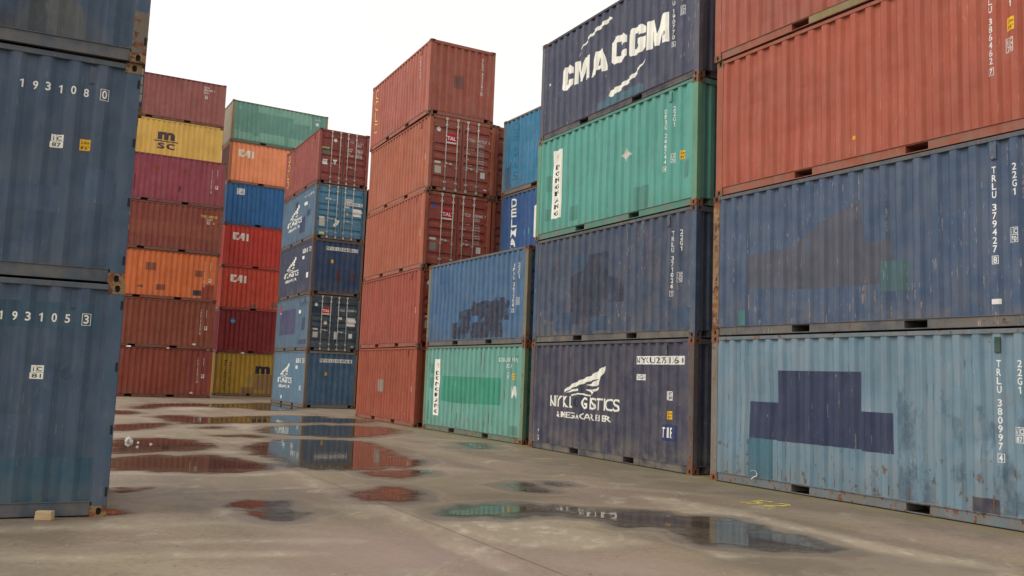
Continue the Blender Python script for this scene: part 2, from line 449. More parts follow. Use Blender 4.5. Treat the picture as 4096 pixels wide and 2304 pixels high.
class Decal:
    """flat 2-D shapes in (along, height) metres of one face, folded onto that face's steel"""
    def __init__(s): s.bm = bmesh.new()
    def poly(s, pts):
        vs = [s.bm.verts.new((a, 0, z)) for a, z in pts]
        f = s.bm.faces.new(vs)
        if f.normal.length == 0: f.normal_update()
        bmesh.ops.triangulate(s.bm, faces=[f])
    def rect(s, a0, a1, z0, z1): s.poly([(a0, z0), (a1, z0), (a1, z1), (a0, z1)])
    def frame(s, a0, a1, z0, z1, t=.008):
        s.rect(a0, a1, z0, z0 + t); s.rect(a0, a1, z1 - t, z1); s.rect(a0, a0 + t, z0 + t, z1 - t); s.rect(a1 - t, a1, z0 + t, z1 - t)
    def ellipse(s, ca, cz, ra, rz, n=20): s.poly([(ca + ra * math.cos(2*math.pi*i/n), cz + rz * math.sin(2*math.pi*i/n)) for i in range(n)])
    def text(s, t, a0, z0, h, width=None, bold=.012, a1=None, shear=0, ws=.72):
        """z0 baseline, h capital height; a1 fits the run to that right edge"""
        vs, fs = glyphs(t, bold, shear)
        if not fs: return
        lo, hi = cap_h(bold); k = h / (hi - lo)
        xs = [v[0] for v in vs]; mn, mxx = min(xs), max(xs)
        kx = k * ws
        if a1 is not None: kx = (a1 - a0) / (mxx - mn)
        V = [s.bm.verts.new((a0 + (x - mn) * kx, 0, z0 + (y - lo) * k)) for x, y in vs]
        for f in fs:
            try: s.bm.faces.new([V[i] for i in f])
            except ValueError: pass
    def char(s, ch, ac, z0, h, wd, bold=.012):
        if ch == '1':
            t = h * (.15 + bold); s.poly([(ac - t * .3, z0), (ac + t * .7, z0), (ac + t * .7, z0 + h), (ac - t * .1, z0 + h), (ac - t * .3, z0 + h * .93)]); s.poly([(ac - t * .3, z0 + h * .75), (ac - t * .3, z0 + h * .93), (ac - t * 1.5, z0 + h * .80), (ac - t * 1.5, z0 + h * .68)]); return
        vs, fs = glyphs(ch, bold)
        lo, hi = cap_h(bold); k = h / (hi - lo)
        xs = [v[0] for v in vs]; mn, mxx = min(xs), max(xs)
        wd2 = min(wd, (mxx - mn) * k) if ch in '1IiJ' else wd
        kx = wd2 / (mxx - mn)
        V = [s.bm.verts.new((ac + (x - (mn + mxx) / 2) * kx, 0, z0 + (y - lo) * k)) for x, y in vs]
        for f in fs:
            try: s.bm.faces.new([V[i] for i in f])
            except ValueError: pass
    def column(s, t, ac, ztop, h, pitch, wd, bold=.012):
        z = ztop
        for ch in t:
            if ch != ' ': s.char(ch, ac, z - h, h, wd, bold)
            z -= pitch if ch != ' ' else pitch * .55
        return z
    def finish(s, P, axis='a', lift=.002, name='lettering', seed=None):
        bm = s.bm
        co = [v.co[0 if axis == 'a' else 2] for v in bm.verts]
        if not co: return None
        lo, hi = min(co), max(co)
        for c, d in P:
            if lo < c < hi:
                geom = bm.verts[:] + bm.edges[:] + bm.faces[:]
                bmesh.ops.bisect_plane(bm, geom=geom, plane_co=(c, 0, 0) if axis == 'a' else (0, 0, c), plane_no=(1, 0, 0) if axis == 'a' else (0, 0, 1), dist=1e-5)
        if seed is not None:
            zc = [v.co.z for v in bm.verts]
            for c in ZB[1:]:
                if min(zc) < c < max(zc):
                    geom = bm.verts[:] + bm.edges[:] + bm.faces[:]
                    bmesh.ops.bisect_plane(bm, geom=geom, plane_co=(0, 0, c), plane_no=(0, 0, 1), dist=1e-5)
            def gb(a, z):      # the wall is straight between its own grid lines: follow it exactly
                xs = [q[0] for q in P]; i = max(0, min(len(xs) - 2, int(np.searchsorted(xs, a)) - 1)); zz = ZB[:-1] + [2.53]
                j = max(0, min(len(zz) - 2, int(np.searchsorted(zz, z)) - 1)); u = (a - xs[i]) / (xs[i+1] - xs[i]); t = (z - zz[j]) / (zz[j+1] - zz[j])
                B_ = lambda ii, jj: bow(xs[ii], zz[jj], P[-1][0] + .1, seed)
                return (1-u)*(1-t)*B_(i, j) + u*(1-t)*B_(i+1, j) + (1-u)*t*B_(i, j+1) + u*t*B_(i+1, j+1)
        for v in bm.verts:
            v.co.y = interp(P, v.co[0 if axis == 'a' else 2]) - lift + (gb(v.co.x, v.co.z) if seed is not None else 0)
        for f in bm.faces:
            f.normal_update()
            if f.normal.y > 0: f.normal_flip()
        return mesh_from(bm, name)

BLOCK = {'C': [[(.2,0),(0,.14),(0,.86),(.2,1),(.8,1),(1,.86),(1,.62),(.62,.62),(.62,.76),(.38,.76),(.38,.24),(.62,.24),(.62,.38),(1,.38),(1,.14),(.8,0)]],
 'G': [[(.2,0),(0,.14),(0,.86),(.2,1),(.8,1),(1,.86),(1,.66),(.64,.66),(.64,.78),(.36,.78),(.36,.22),(.64,.22),(.64,.34),(.52,.34),(.52,.54),(1,.54),(1,.14),(.8,0)]],
 'M': [[(0,0),(0,1),(.34,1),(.5,.42),(.66,1),(1,1),(1,0),(.74,0),(.74,.62),(.58,0),(.42,0),(.26,.62),(.26,0)]],
 'A': [[(0,0),(.3,1),(.5,1),(.5,.72),(.41,.36),(.5,.36),(.5,.2),(.36,.2),(.3,0)], [(1,0),(.7,0),(.64,.2),(.5,.2),(.5,.36),(.59,.36),(.5,.72),(.5,1),(.7,1)]]}
def block(d, ch, a0, a1, z0, z1):
    for p in BLOCK[ch]: d.poly([(a0 + x * (a1 - a0), z0 + y * (z1 - z0)) for x, y in p])

class Box:
    """one shipping container with its parts"""
    def __init__(s, label, origin, th, lv, colour, ends=('wall', 'door'), frame=None, frame_rust=.35, pockets=True,
                 rust=.15, fade_glare=.3, dirt=.3, chips=.2, jit=(0, 0, 0), door=5, casting=(.20, .105, .06), end_colour=None, end_rust=None,
                 rail_c=None, rods=True, vent=True, vent_a=None, vent_c=None, alt=False):
        o = bpy.data.objects.new('shipping_container', None); COL.objects.link(o)
        o.empty_display_size = .3
        u = Vector((math.cos(th), math.sin(th), 0)); v = Vector((-math.sin(th), math.cos(th), 0))
        o.location = Vector((origin[0], origin[1], 0)) + u * jit[0] + v * jit[1] + Vector((0, 0, lv * H))
        o.rotation_euler = (0, 0, th + R(jit[2]))
        tag(o, label, 'shipping container', 'shipping containers stacked in the yard')
        s.o = o
        body = paint(colour, rust, fade_glare, dirt, chips)
        fr = paint(frame or colour, frame_rust, fade_glare, dirt, chips)
        rl = paint(rail_c or [c * .92 for c in (frame or colour)], min(1, rust + .12), fade_glare, min(1, dirt + .3), chips)
        cs = paint(casting, .55, .1, .3, .2)
        s.body = body
        s.P = SIDE_P2 if alt else SIDE_P
        s.seed = rnd.randrange(4) + 1
        ms = (M_sides2 if alt else M_sides)[s.seed - 1]
        s.wall = {'S': link('side_wall', ms, o, body)}
        s.wall['B'] = link('side_wall', ms, o, body, FACE['B'])
        br = M_brail if pockets else M_brail_plain
        for f in 'SB':
            link('bottom_rail', br, o, rl, FACE[f]); link('top_rail', M_trail, o, rl, FACE[f])
        for f, kind in zip('LR', ends):
            link('end_sill', M_sill if kind == 'wall' else M_sill_d, o, rl, FACE[f]); link('end_header', M_header if kind == 'wall' else M_header_d, o, rl, FACE[f])
        for f, mm in (('S', M_post_s), ('B', M_post_s), ('R', M_post_e), ('L', M_post_e)):
            link('corner_post', mm, o, fr, FACE[f])
            for z in (0, H - .118):
                c = link('corner_casting', M_cast, o, None, FACE[f] @ Matrix.Translation((0, 0, z)))
                if not M_cast.materials: add_mats(M_cast, cs, DARK)
                c.material_slots[0].link = 'OBJECT'; c.material_slots[0].material = cs
        link('roof', M_roof, o, rl); link('floor', M_floor, o, DARK)
        if vent:
            va = vent_a or L - .83
            link('vent', M_vent, o, paint(vent_c, .1, .2, .3, .1) if vent_c else body, Matrix.Translation((va, interp(SIDE_P, va) + .004, 2.38)))
        ec = paint(end_colour or colour, rust if end_rust is None else end_rust, fade_glare, dirt, chips)
        s.end = {}
        for f, kind in zip('LR', ends):
            if kind == 'wall':
                s.wall[f] = link('end_wall', M_end, o, ec, FACE[f])
            else:
                s.doors = []
                for k, mm in enumerate(M_leafs[door]):
                    d = link('door', mm, o, ec, FACE[f]); s.doors.append(d)
                    sx = (.62, 1.03, 1.40, 1.80)[2*k:2*k+2] if rods else ()
                    for a in sx:
                        link('lock_rod', M_rod, d, GALV, Matrix.Translation((a, 0, 0)))
                    if rods: link('door_handle', M_handle, d, GALV, Matrix.Translation((sx[0] + .01, 0, (.0, -.06)[k])))
                    for z in (.30, .94, 1.64, 2.34):
                        link('hinge', M_hinge if k == 0 else M_hinge_r, d, fr, Matrix.Translation(((0.012 if k == 0 else W - .012), 0, z)))
                s.wall[f] = s.doors[0]
                s.leaf = s.doors
                link('door_gasket', M_gasket, o, GASKET, FACE[f])
                s.door_face = f; s.door_kind = door
    def put(s, face, dec, mat, lift=.002, name='lettering', label=None, leaf=None):
        """face: S side, R/L corrugated end, D door"""
        if isinstance(dec, list):
            return [s.put(face, q, mat, lift, name, label, leaf) for q in dec]
        if face == 'D':
            me = dec.finish(DOOR_P[s.door_kind], 'z', lift, name); par = s.doors[leaf if leaf is not None else 0]; loc = None
        else:
            me = dec.finish(s.P if face in 'SB' else END_P, 'a', lift, name, s.seed if face in 'SB' else None); par = s.wall[face]; loc = None
        if me is None: return
        o = link(name, me, par, mat)
        if label: o['label'] = label
        return o

def mk_rect(*r):
    out = []
    for q in r:
        d = Decal(); d.rect(*q); out.append(d)
    return out if len(out) > 1 else out[0]
def scratches(b, face, spec, mat, name='scratches'):
    """spec: (how many, z low, z high, longest, a from, a to); they follow the rib edges"""
    n, z0, z1, lg, a0, a1 = spec
    P = b.P if face == 'S' else END_P
    ed = [q[0] for q in P[1:-1] if a0 < q[0] < a1]
    d = Decal()
    for _ in range(n):
        a = rnd.choice(ed) + rnd.uniform(-.012, .012); z = rnd.uniform(z0, z1); l = rnd.uniform(.2, 1) * lg; w_ = rnd.uniform(.004, .013)
        pts = []; k = max(3, int(l / .05))
        for i in range(k + 1): pts.append((a - w_ * rnd.uniform(.2, 1), z + l * i / k))
        for i in range(k, -1, -1): pts.append((a + w_ * rnd.uniform(.2, 1), z + l * i / k + .001))
        pts = [(x, min(max(y, .175), 2.5)) for x, y in pts]
        if pts[0][1] < 2.45: d.poly(pts)
    o = b.put(face, d, mat, .0022, name)
    if o: o['kind'] = 'stuff'
def std_column(b, ident, chk, code='22G1', a=5.25, mat=None, ic='70', ica=.24, icz=1.31, dz=0, bold=.014, code_a=.27):
    """owner code and number down the wall, size code beside it"""
    d = Decal()
    z = d.column(ident, a, 2.165 + dz, .092, .112, .058, bold)
    z -= .045
    d.char(chk, a, z - .092 + .01, .085, .05, bold); d.frame(a - .042, a + .042, z - .105 + .01, z + .018, .007)
    b.put('S', d, mat or WHITE, name='container_number')
    d = Decal(); d.column(code, a + code_a, 2.165 + dz, .092, .112, .058, bold)
    b.put('S', d, mat or WHITE, name='size_code')
    if ic:
        d = Decal(); x = a + ica
        d.frame(x - .055, x + .06, icz - .20, icz, .007); d.rect(x - .052, x + .057, icz - .105, icz - .098); d.rect(x - .002, x + .004, icz - .1, icz)
        d.char('i', x - .028, icz - .088, .07, .012, .02); d.char('C', x + .03, icz - .088, .07, .038, .02); d.text(ic, x - .035, icz - .185, .065, a1=x + .04, bold=.02)
        b.put('S', d, mat or WHITE)
def height_sticker(b, a, z, face='S', w_=.11, h=.18):
    b.put(face, mk_rect((a, a + w_, z - h, z)), YEL, .002, 'height_sticker')
    d = Decal(); d.text('2.6m', a + .01, z - h * .42, h * .28, a1=a + w_ - .01, bold=.01); d.text("8'6\"", a + .012, z - h * .88, h * .28, a1=a + w_ - .012, bold=.01)
    b.put(face, d, BLACK, .0035)
# ------------------------------------------------------------------ stacks, as surveyed: corner (x, y) and heading of the long side
SA = ((3.693, 15.708), -1.0283); SB = ((0.549, 21.634), -1.0596); SC = ((-2.676, 27.41), -1.039)
SD = ((-5.807, 33.097), -1.0875); SF = ((-12.108, 44.203), -1.0690); SG = ((-17.549, 51.347), .5292)
SH = ((-16.09, 46.68), .4625); SI = ((-4.402, 9.727), .4233); SE = ((-.477, 28.49), -1.03)
def shift(st, a, d):
    (x, y), th = st
    return ((x + a * math.cos(th) - d * math.sin(th), y + a * math.sin(th) + d * math.cos(th)), th)
SH = shift(SH, -L, 0); SI = shift(SI, -L, 0)
SHB = shift(SH, 0, W + .03); SDB = shift(SD, 0, W + .07)

LBLUE = (.165, .265, .335); NAVY = (.052, .068, .125); MBLUE = (.066, .105, .180); GREEN = (.085, .33, .265)
DNAVY = (.045, .062, .125); RED = (.34, .095, .065); RED2 = (.30, .075, .055); BROWN = (.27, .085, .06)
MAROON = (.19, .035, .035); ORANGE = (.62, .165, .055); ORED = (.52, .075, .05); ORANGE = (.70, .205, .09); YELLOW = (.50, .32, .045)
PURPLE = (.25, .068, .085); DUSTY = (.28, .10, .09); BBLUE = (.035, .17, .40); ROYAL = (.03, .095, .26); TURQ = (.045, .25, .40)
STEEL = (.075, .135, .215)

# ---- right hand stack (nearest)
b = Box('pale blue container on the ground at the right with a stepped navy repaint patch', SA[0], SA[1], 0, LBLUE, frame=(.20, .17, .14), frame_rust=.5, rust=.30, fade_glare=.7, dirt=.45, chips=.3, vent_c=(.02, .07, .06), rail_c=(.15, .19, .21), casting=(.24, .11, .06))
PN = paint((.040, .052, .105), .06, .2, .1, .35); PT = paint((.065, .17, .225), .1, .25, .3, .2); PB = paint((.115, .19, .28), .12, .6, .2, .25)
d = Decal(); d.rect(.88, 1.54, .83, 1.45); d.rect(1.54, 3.12, .82, 1.985); d.rect(3.12, 3.66, .80, 1.39); b.put('S', d, PN, .0015, 'repaint_patch', 'dark navy stepped repaint patch')
b.put('S', mk_rect((.865, 1.41, .172, .828)), PT, .0015, 'repaint_patch', 'teal rectangular repaint patch')
b.put('S', mk_rect((4.82, 5.21, .172, .36)), paint((.06, .06, .085), .3, .3, .4, .3), .0015, 'repaint_patch', 'small dark patch at the foot of the wall')
d = Decal(); d.rect(3.75, 5.88, .18, 1.9); b.put('S', d, stain((.118, .195, .275), .54, 2.2, .18, stretch=(1, 1, .55)), .001, 'paint_stain')
scratches(b, 'S', (60, .17, 2.2, .35, .2, 5.8), paint((.15, .19, .20), .3, .1, .2, 0))
scratches(b, 'S', (26, .175, .25, .22, .3, 5.8), paint((.20, .10, .05), .5, .1, .2, 0), 'rust_marks')
b.put('S', mk_rect((.18, 5.85, .172, .8)), stain((.19, .12, .07), .60, 5.5, .10, .1), .0012, 'rust_marks', 'rust patches low on the wall')
std_column(b, 'TRLU 380997', '4', a=5.235, ic='87')
# ---- 
b = Box('faded dark blue container with grey ghost shape, resting on the pale blue one', SA[0], SA[1], 1, MBLUE, frame=(.27, .17, .09), frame_rust=.72, rust=.18, fade_glare=.5, dirt=.35, chips=.5, rail_c=(.10, .105, .115), casting=(.24, .10, .05))
d = Decal(); d.poly([(.83, .82), (.83, 1.41), (1.73, 1.45), (2.27, 1.72), (3.11, 2.06), (3.19, 1.38), (3.67, 1.37), (3.67, .72), (2.2, .72)]); b.put('S', d, paint((.095, .102, .135), .12, .3, .2, .4), .001, 'paint_stain', 'grey faded area shaped like a ramp')
b.put('S', mk_rect((3.45, 3.95, .59, 1.05)), paint((.070, .130, .145), .1, .2, .1, .3), .002, 'repaint_patch', 'green grey square repaint patch')
scratches(b, 'S', (24, .18, .6, .35, .25, 4.6), paint((.38, .25, .20), .1, .1, .1, 0, 'primer_scratches', .44)); scratches(b, 'S', (12, .9, 2.2, .5, .25, 5.8), paint((.27, .23, .22), .1, .1, .1, 0, 'primer_scratches', .48))
b.put('S', mk_rect((.61, .80, .18, .45)), paint((.07, .18, .17), .1, .2, .1, .3), .002, 'repaint_patch')
b.put('S', mk_rect((5.16, 5.28, .31, .38)), WHITE, .002, 'sticker')
std_column(b, 'TRLU 379427', '8', a=5.22)
b = Box('brick red container with tiny yellow sticker, third up on the right', SA[0], SA[1], 2, (.40, .115, .08), frame=(.36, .12, .08), frame_rust=.18, rust=.06, fade_glare=.15, dirt=.1, chips=.25, jit=(.03, .02, .1))
std_column(b, 'TRLU 386462', '7', a=5.17)
height_sticker(b, 5.38, 1.59)
b.put('S', mk_rect((2.97, 3.02, .44, .50)), YEL, .002, 'sticker')
b = Box('brick red container with an olive length of bottom rail, atop the right stack', SA[0], SA[1], 3, (.38, .12, .09), frame=(.35, .12, .085), frame_rust=.2, rust=.06, fade_glare=.2, dirt=.1, chips=.3, jit=(-.01, -.01, -.1))
bm = bmesh.new(); box(bm, 2.19, 3.87, .0175, .0215, .030, .157)
link('rail_panel', mesh_from(bm, 'rail_panel'), b.o, paint((.26, .20, .085), .1, .3, .3, .2))['label'] = 'olive replacement length of bottom rail'
std_column(b, 'TRLU 386019', '2', a=5.17)

# ---- second stack from the right
WING = [[(1.47, 1.35), (1.56, 1.47), (1.74, 1.57), (2.04, 1.67), (2.38, 1.76), (2.64, 1.83), (2.92, 1.95), (3.13, 2.03), (3.12, 1.95), (3.07, 1.86), (2.91, 1.70), (2.93, 1.76), (2.86, 1.74), (2.64, 1.71), (2.38, 1.65), (2.04, 1.57), (1.76, 1.49), (1.58, 1.42)],
        [(2.44, 1.60), (2.62, 1.64), (2.80, 1.71), (2.99, 1.76), (2.96, 1.70), (2.90, 1.63), (2.80, 1.585), (2.62, 1.575)],
        [(2.66, 1.49), (2.80, 1.53), (2.90, 1.58), (2.86, 1.50), (2.76, 1.46)],
        [(2.42, 1.50), (2.60, 1.50), (2.74, 1.45), (2.66, 1.38), (2.58, 1.43)],
        [(1.60, 1.40), (1.78, 1.47), (2.10, 1.52), (2.05, 1.46), (1.84, 1.43)],
        [(1.80, 1.35), (2.04, 1.41), (2.30, 1.405), (2.58, 1.375), (2.56, 1.345), (2.30, 1.37), (2.05, 1.38), (1.86, 1.33)]]
def nyk(b, mat=None, full=True):
    mat = mat or CREAM
    d = Decal()
    for p in WING: d.poly(p)
    b.put('S', d, mat, .0025, 'wing_emblem')
    d = Decal(); d.text('NYKLOGISTICS', .88, 1.06, .26, a1=3.68, bold=.016) if not full else (d.text('NYKL', .88, 1.06, .26, a1=1.88, bold=.014), d.text('GISTICS', 2.22, 1.06, .26, a1=3.68, bold=.014))
    d.text('&MEGACARRIER', 1.18, .82, .135, a1=3.39, bold=.012); b.put('S', d, mat, .0025)
    if full:
        d = Decal(); d.text('O', 1.92, 1.06, .26, a1=2.17, bold=.03); b.put('S', d, paint((.025, .035, .065), 0, .1, .1, 0), .0025)
def id_strip(b, txt, face='S', a0=4.23, a1=5.78, z0=2.075, z1=2.245):
    b.put(face, mk_rect((a0, a1, z0, z1)), WHITE, .002, 'number_strip')
    d = Decal(); d.text(txt, a0 + .02, z0 + .025, z1 - z0 - .05, a1=a1 - .03, bold=.004); b.put(face, d, BLACK, .004)

b = Box('dark navy container on the ground with white winged emblem and the letters TIR', SB[0], SB[1], 0, (.062, .062, .098), frame=(.10, .075, .075), frame_rust=.55, rust=.14, fade_glare=.35, dirt=.75, chips=.35, ends=('door', 'wall'), rail_c=(.075, .075, .085), casting=(.22, .09, .05))
nyk(b)
id_strip(b, 'NYKU 275136 0')
b.put('S', mk_rect((4.24, 4.53, 1.75, 1.87)), WHITE, .002, 'sticker'); d = Decal(); d.text('22G1', 4.26, 1.775, .07, a1=4.51, bold=0); b.put('S', d, BLACK, .0035)
b.put('S', mk_rect((5.26, 5.39, 1.37, 1.55)), WHITE2, .002, 'sticker'); d = Decal(); d.text('IC', 5.29, 1.475, .06, a1=5.37, bold=.01); d.text('87', 5.29, 1.39, .06, a1=5.37, bold=.01); b.put('S', d, BLACK, .0035)
height_sticker(b, 5.27, 1.16, w_=.12, h=.16)
b.put('S', mk_rect((5.10, 5.56, .58, .90)), paint((.03, .045, .14), 0, .1, .1, 0), .0015, 'repaint_patch', 'deep blue square behind the letters')
d = Decal(); d.char('T', 5.19, .64, .20, .10, .01); d.char('I', 5.29, .64, .20, .03, .01); d.char('R', 5.40, .64, .20, .11, .01); b.put('S', d, CREAM, .003)
b.put('S', mk_rect((.38, .46, .43, .49), (.38, .47, .29, .34), (.38, .48, .22, .275)), WHITE2, .002, 'sticker')

b = Box('dark slate blue container with purple brown stains between green and navy ones', SB[0], SB[1], 1, (.062, .085, .135), frame=(.055, .09, .15), frame_rust=.2, rust=.17, fade_glare=.4, dirt=.5, chips=.5, ends=('door', 'wall'), rail_c=(.10, .10, .10), casting=(.07, .09, .13), jit=(0, .01, 0))
d = Decal(); d.poly([(1.65, .4), (1.65, 1.55), (2.2, 1.7), (2.37, 2.0), (3.12, 2.0), (3.12, 1.45), (3.70, 1.32), (3.70, .84), (3.0, .84), (2.9, .6), (2.4, .4)]); b.put('S', d, stain((.064, .072, .110), .36, 1.8, .4), .001, 'paint_stain', 'purple brown stain'); scratches(b, 'S', (60, .2, 2.0, .6, .2, 5.8), paint((.24, .12, .09), .2, .1, .1, 0, 'rusty_scratches', .44))
BL2 = paint((.045, .085, .15), .1, .2, .3, .3)
b.put('S', mk_rect((1.70, 2.22, 1.72, 2.06), (5.31, 5.89, .172, .60), (2.50, 3.10, .24, .56), (.98, 1.7, .27, .70), (4.5, 4.9, .172, .34)), BL2, .002, 'repaint_patch', 'brighter blue touch-up squares')
std_column(b, 'TRLU 371026', '1', a=5.31)
b = Box('sea green container with white vertical name strip and grey diamond label, third up', SB[0], SB[1], 2, (.125, .345, .290), frame=(.15, .30, .20), frame_rust=.42, rust=.12, fade_glare=.25, dirt=.3, chips=.25, ends=('door', 'wall'), rail_c=(.10, .24, .19), casting=(.22, .12, .06), jit=(0, -.01, .1))
def dongfang(b, a0, a1, z0=.47, z1=2.19):
    b.put('S', mk_rect((a0, a1, z0, z1)), CREAM, .002, 'name_strip')
    d = Decal(); m_ = (a0 + a1) / 2
    d.poly([(m_ - .09, 2.03), (m_ - .02, 2.04), (m_ + .10, 2.13), (m_ + .02, 2.08)]); d.poly([(m_ - .06, 1.99), (m_ + .02, 2.0), (m_ + .11, 2.08), (m_ + .02, 2.04)]); d.poly([(m_ - .02, 1.93), (m_ + .01, 1.93), (m_ + .02, 1.98), (m_ - .01, 1.98)])
    d.column('DONGFANG', m_, z0 + .172 * 8 - .02, .115, .168, .21, .012); b.put('S', d, BLACK, .0035)
dongfang(b, .74, 1.12)
std_column(b, 'DFSU 266744', '4', a=5.035, icz=1.18, ica=.26)
height_sticker(b, 5.53, 1.18)
d = Decal(); d.poly([(3.58, 1.47), (3.64, 1.53), (3.70, 1.64), (3.80, 1.57), (3.92, 1.46), (3.82, 1.40), (3.76, 1.35), (3.71, 1.33), (3.68, 1.40)]); b.put('S', d, paint((.50, .49, .43), .1, .3, .3, 0, 'grey_label', .42), .0025, 'hazard_label', 'torn grey diamond label')
b.put('S', mk_rect((4.03, 4.50, .18, .68), (1.50, 1.89, .31, .66), (.42, .66, 1.2, 1.6), (.42, .7, .45, .75), (5.62, 5.8, .6, .95)), paint((.10, .255, .21), .05, .3, .3, .2), .0015, 'repaint_patch', 'duller green touch-up squares')
b = Box('dark navy container with large white shipping line letters and swooshes, top of the second stack', SB[0], SB[1], 3, (.070, .078, .125), frame=(.11, .105, .13), frame_rust=.25, rust=.07, fade_glare=.45, dirt=.2, chips=.5, ends=('door', 'wall'), rail_c=(.055, .05, .065), casting=(.20, .11, .09), jit=(0, .02, -.1))
d = Decal()
for ch, a0, a1, z0, z1 in (('C', .98, 1.42, 1.08, 1.68), ('M', 1.50, 2.20, 1.09, 1.66), ('A', 2.24, 2.92, 1.08, 1.64), ('C', 3.06, 3.62, 1.10, 1.75), ('G', 3.70, 4.28, 1.09, 1.73), ('M', 4.36, 5.05, 1.05, 1.69)): block(d, ch, a0, a1, z0, z1)
b.put('S', d, CREAM, .0025)
d = Decal()
def ribbon(pts):
    A = [(p[0], p[1] + p[2]) for p in pts]; B = [(p[0], p[1] - p[2]) for p in reversed(pts)]
    d.poly(A + B)
ribbon([(1.68, 1.78, .005), (1.90, 1.97, .02), (2.2, 2.13, .035), (2.5, 2.21, .05), (2.85, 2.265, .055), (2.98, 2.27, .045), (3.05, 2.26, .02)])
b.put('S', d, CREAM, .0025, 'swoosh'); d = Decal()
ribbon([(3.02, .42, .005), (3.06, .46, .08), (3.3, .48, .075), (3.6, .55, .055), (3.9, .64, .05), (4.1, .74, .03), (4.25, .86, .015), (4.33, .97, .004)]); b.put('S', d, CREAM, .0025, 'swoosh')
d = Decal(); d.poly([(2.51, .19), (2.51, .38), (2.8, .36), (3.0, .44), (3.5, .36), (3.9, .40), (4.22, .385), (4.22, .19)]); b.put('S', d, paint((.06, .16, .22), .1, .3, .3, .3), .0015, 'repaint_patch', 'teal blue strip of repaint at the foot of the wall')
std_column(b, 'CMAU 190770', '5', code='22G1', a=5.25, ic='33', icz=1.64, ica=.27)
b.put('S', mk_rect((.32, .41, 1.42, 1.48)), WHITE, .002, 'sticker')

# ---- third stack, two high
b = Box('sea green container on the ground with brighter green band and rusty ribs', SC[0], SC[1], 0, (.170, .375, .315), frame=(.17, .25, .16), frame_rust=.5, rust=.33, fade_glare=.3, dirt=.45, chips=.4, end_colour=(.045, .26, .20), end_rust=.15, door=3, rail_c=(.13, .19, .145), casting=(.25, .09, .045), rods=False, vent_a=5.63)
dongfang(b, .72, 1.08)
d = Decal(); d.poly([(1.14, .93), (1.14, 1.68), (4.80, 1.68), (4.80, .95), (3.2, .92), (2.2, .90)]); b.put('S', d, paint((.075, .30, .205), .12, .2, .15, .2), .0015, 'repaint_patch', 'brighter green rectangular band')
d = Decal(); d.text('DFSU 217145', 4.70, 2.125, .10, a1=5.62, bold=.012); d.text('22G1', 5.04, 1.96, .10, a1=5.31, bold=.012)
d.frame(5.11, 5.26, 1.67, 1.83, .01); d.text('70', 5.13, 1.69, .06, a1=5.24, bold=.01); d.rect(5.12, 5.25, 1.75, 1.757); b.put('S', d, WHITE2)
height_sticker(b, 5.40, 1.81, w_=.15, h=.16)
d = Decal(); d.poly([(5.38, 1.45), (5.44, 1.47), (5.50, 1.33), (5.52, 1.48), (5.57, 1.49), (5.62, 1.30), (5.60, 1.15), (5.55, 1.27), (5.48, 1.16), (5.42, 1.20)]); b.put('S', d, WHITE, .002, 'sticker', 'torn white sticker')
b.put('D', mk_rect((.40, .72, 2.0, 2.30)), WHITE, .002, 'sticker')
scratches(b, 'S', (70, .2, 2.2, .7, .2, 5.8), paint((.13, .065, .04), .5, .1, .2, 0))
b.put('S', mk_rect((.3, .62, 1.3, 1.62), (.35, .6, 1.75, 2.05), (5.3, 5.8, .2, .45)), paint((.11, .26, .20), .2, .3, .3, .2), .001, 'repaint_patch')
b = Box('medium blue container with dark cloudy stain, upper one of the two-high stack', SC[0], SC[1], 1, (.062, .145, .265), frame=(.19, .17, .12), frame_rust=.55, rust=.16, fade_glare=.3, dirt=.35, chips=.3, rail_c=(.115, .115, .115), casting=(.28, .09, .045), door=3, rods=False, jit=(.0, -.01, .1), vent_a=5.63)
d = Decal(); d.poly([(1.71, .2), (1.71, .69), (2.22, .69), (2.19, 1.0), (2.95, 1.08), (3.0, 1.35), (3.2, 1.2), (3.8, 1.27), (4.1, 1.2), (4.43, 1.33), (4.8, 1.28), (5.1, 1.15), (5.1, .66), (4.73, .67), (4.77, .2)]); b.put('S', d, stain((.045, .050, .085), .36, 2.6, .16), .001, 'paint_stain', 'dark cloudy stain')
b.put('S', mk_rect((.78, 1.36, 1.92, 2.35), (.3, .75, 1.0, 1.35), (.2, .5, .2, .5)), paint((.045, .12, .26), .1, .2, .2, .2), .001, 'repaint_patch')
b.put('S', mk_rect((3.0, 3.35, .66, .85)), paint((.06, .17, .32), .1, .2, .2, .2), .002, 'repaint_patch')
std_column(b, 'IPXU 367708', '3', a=5.30, icz=1.24, ica=.25)

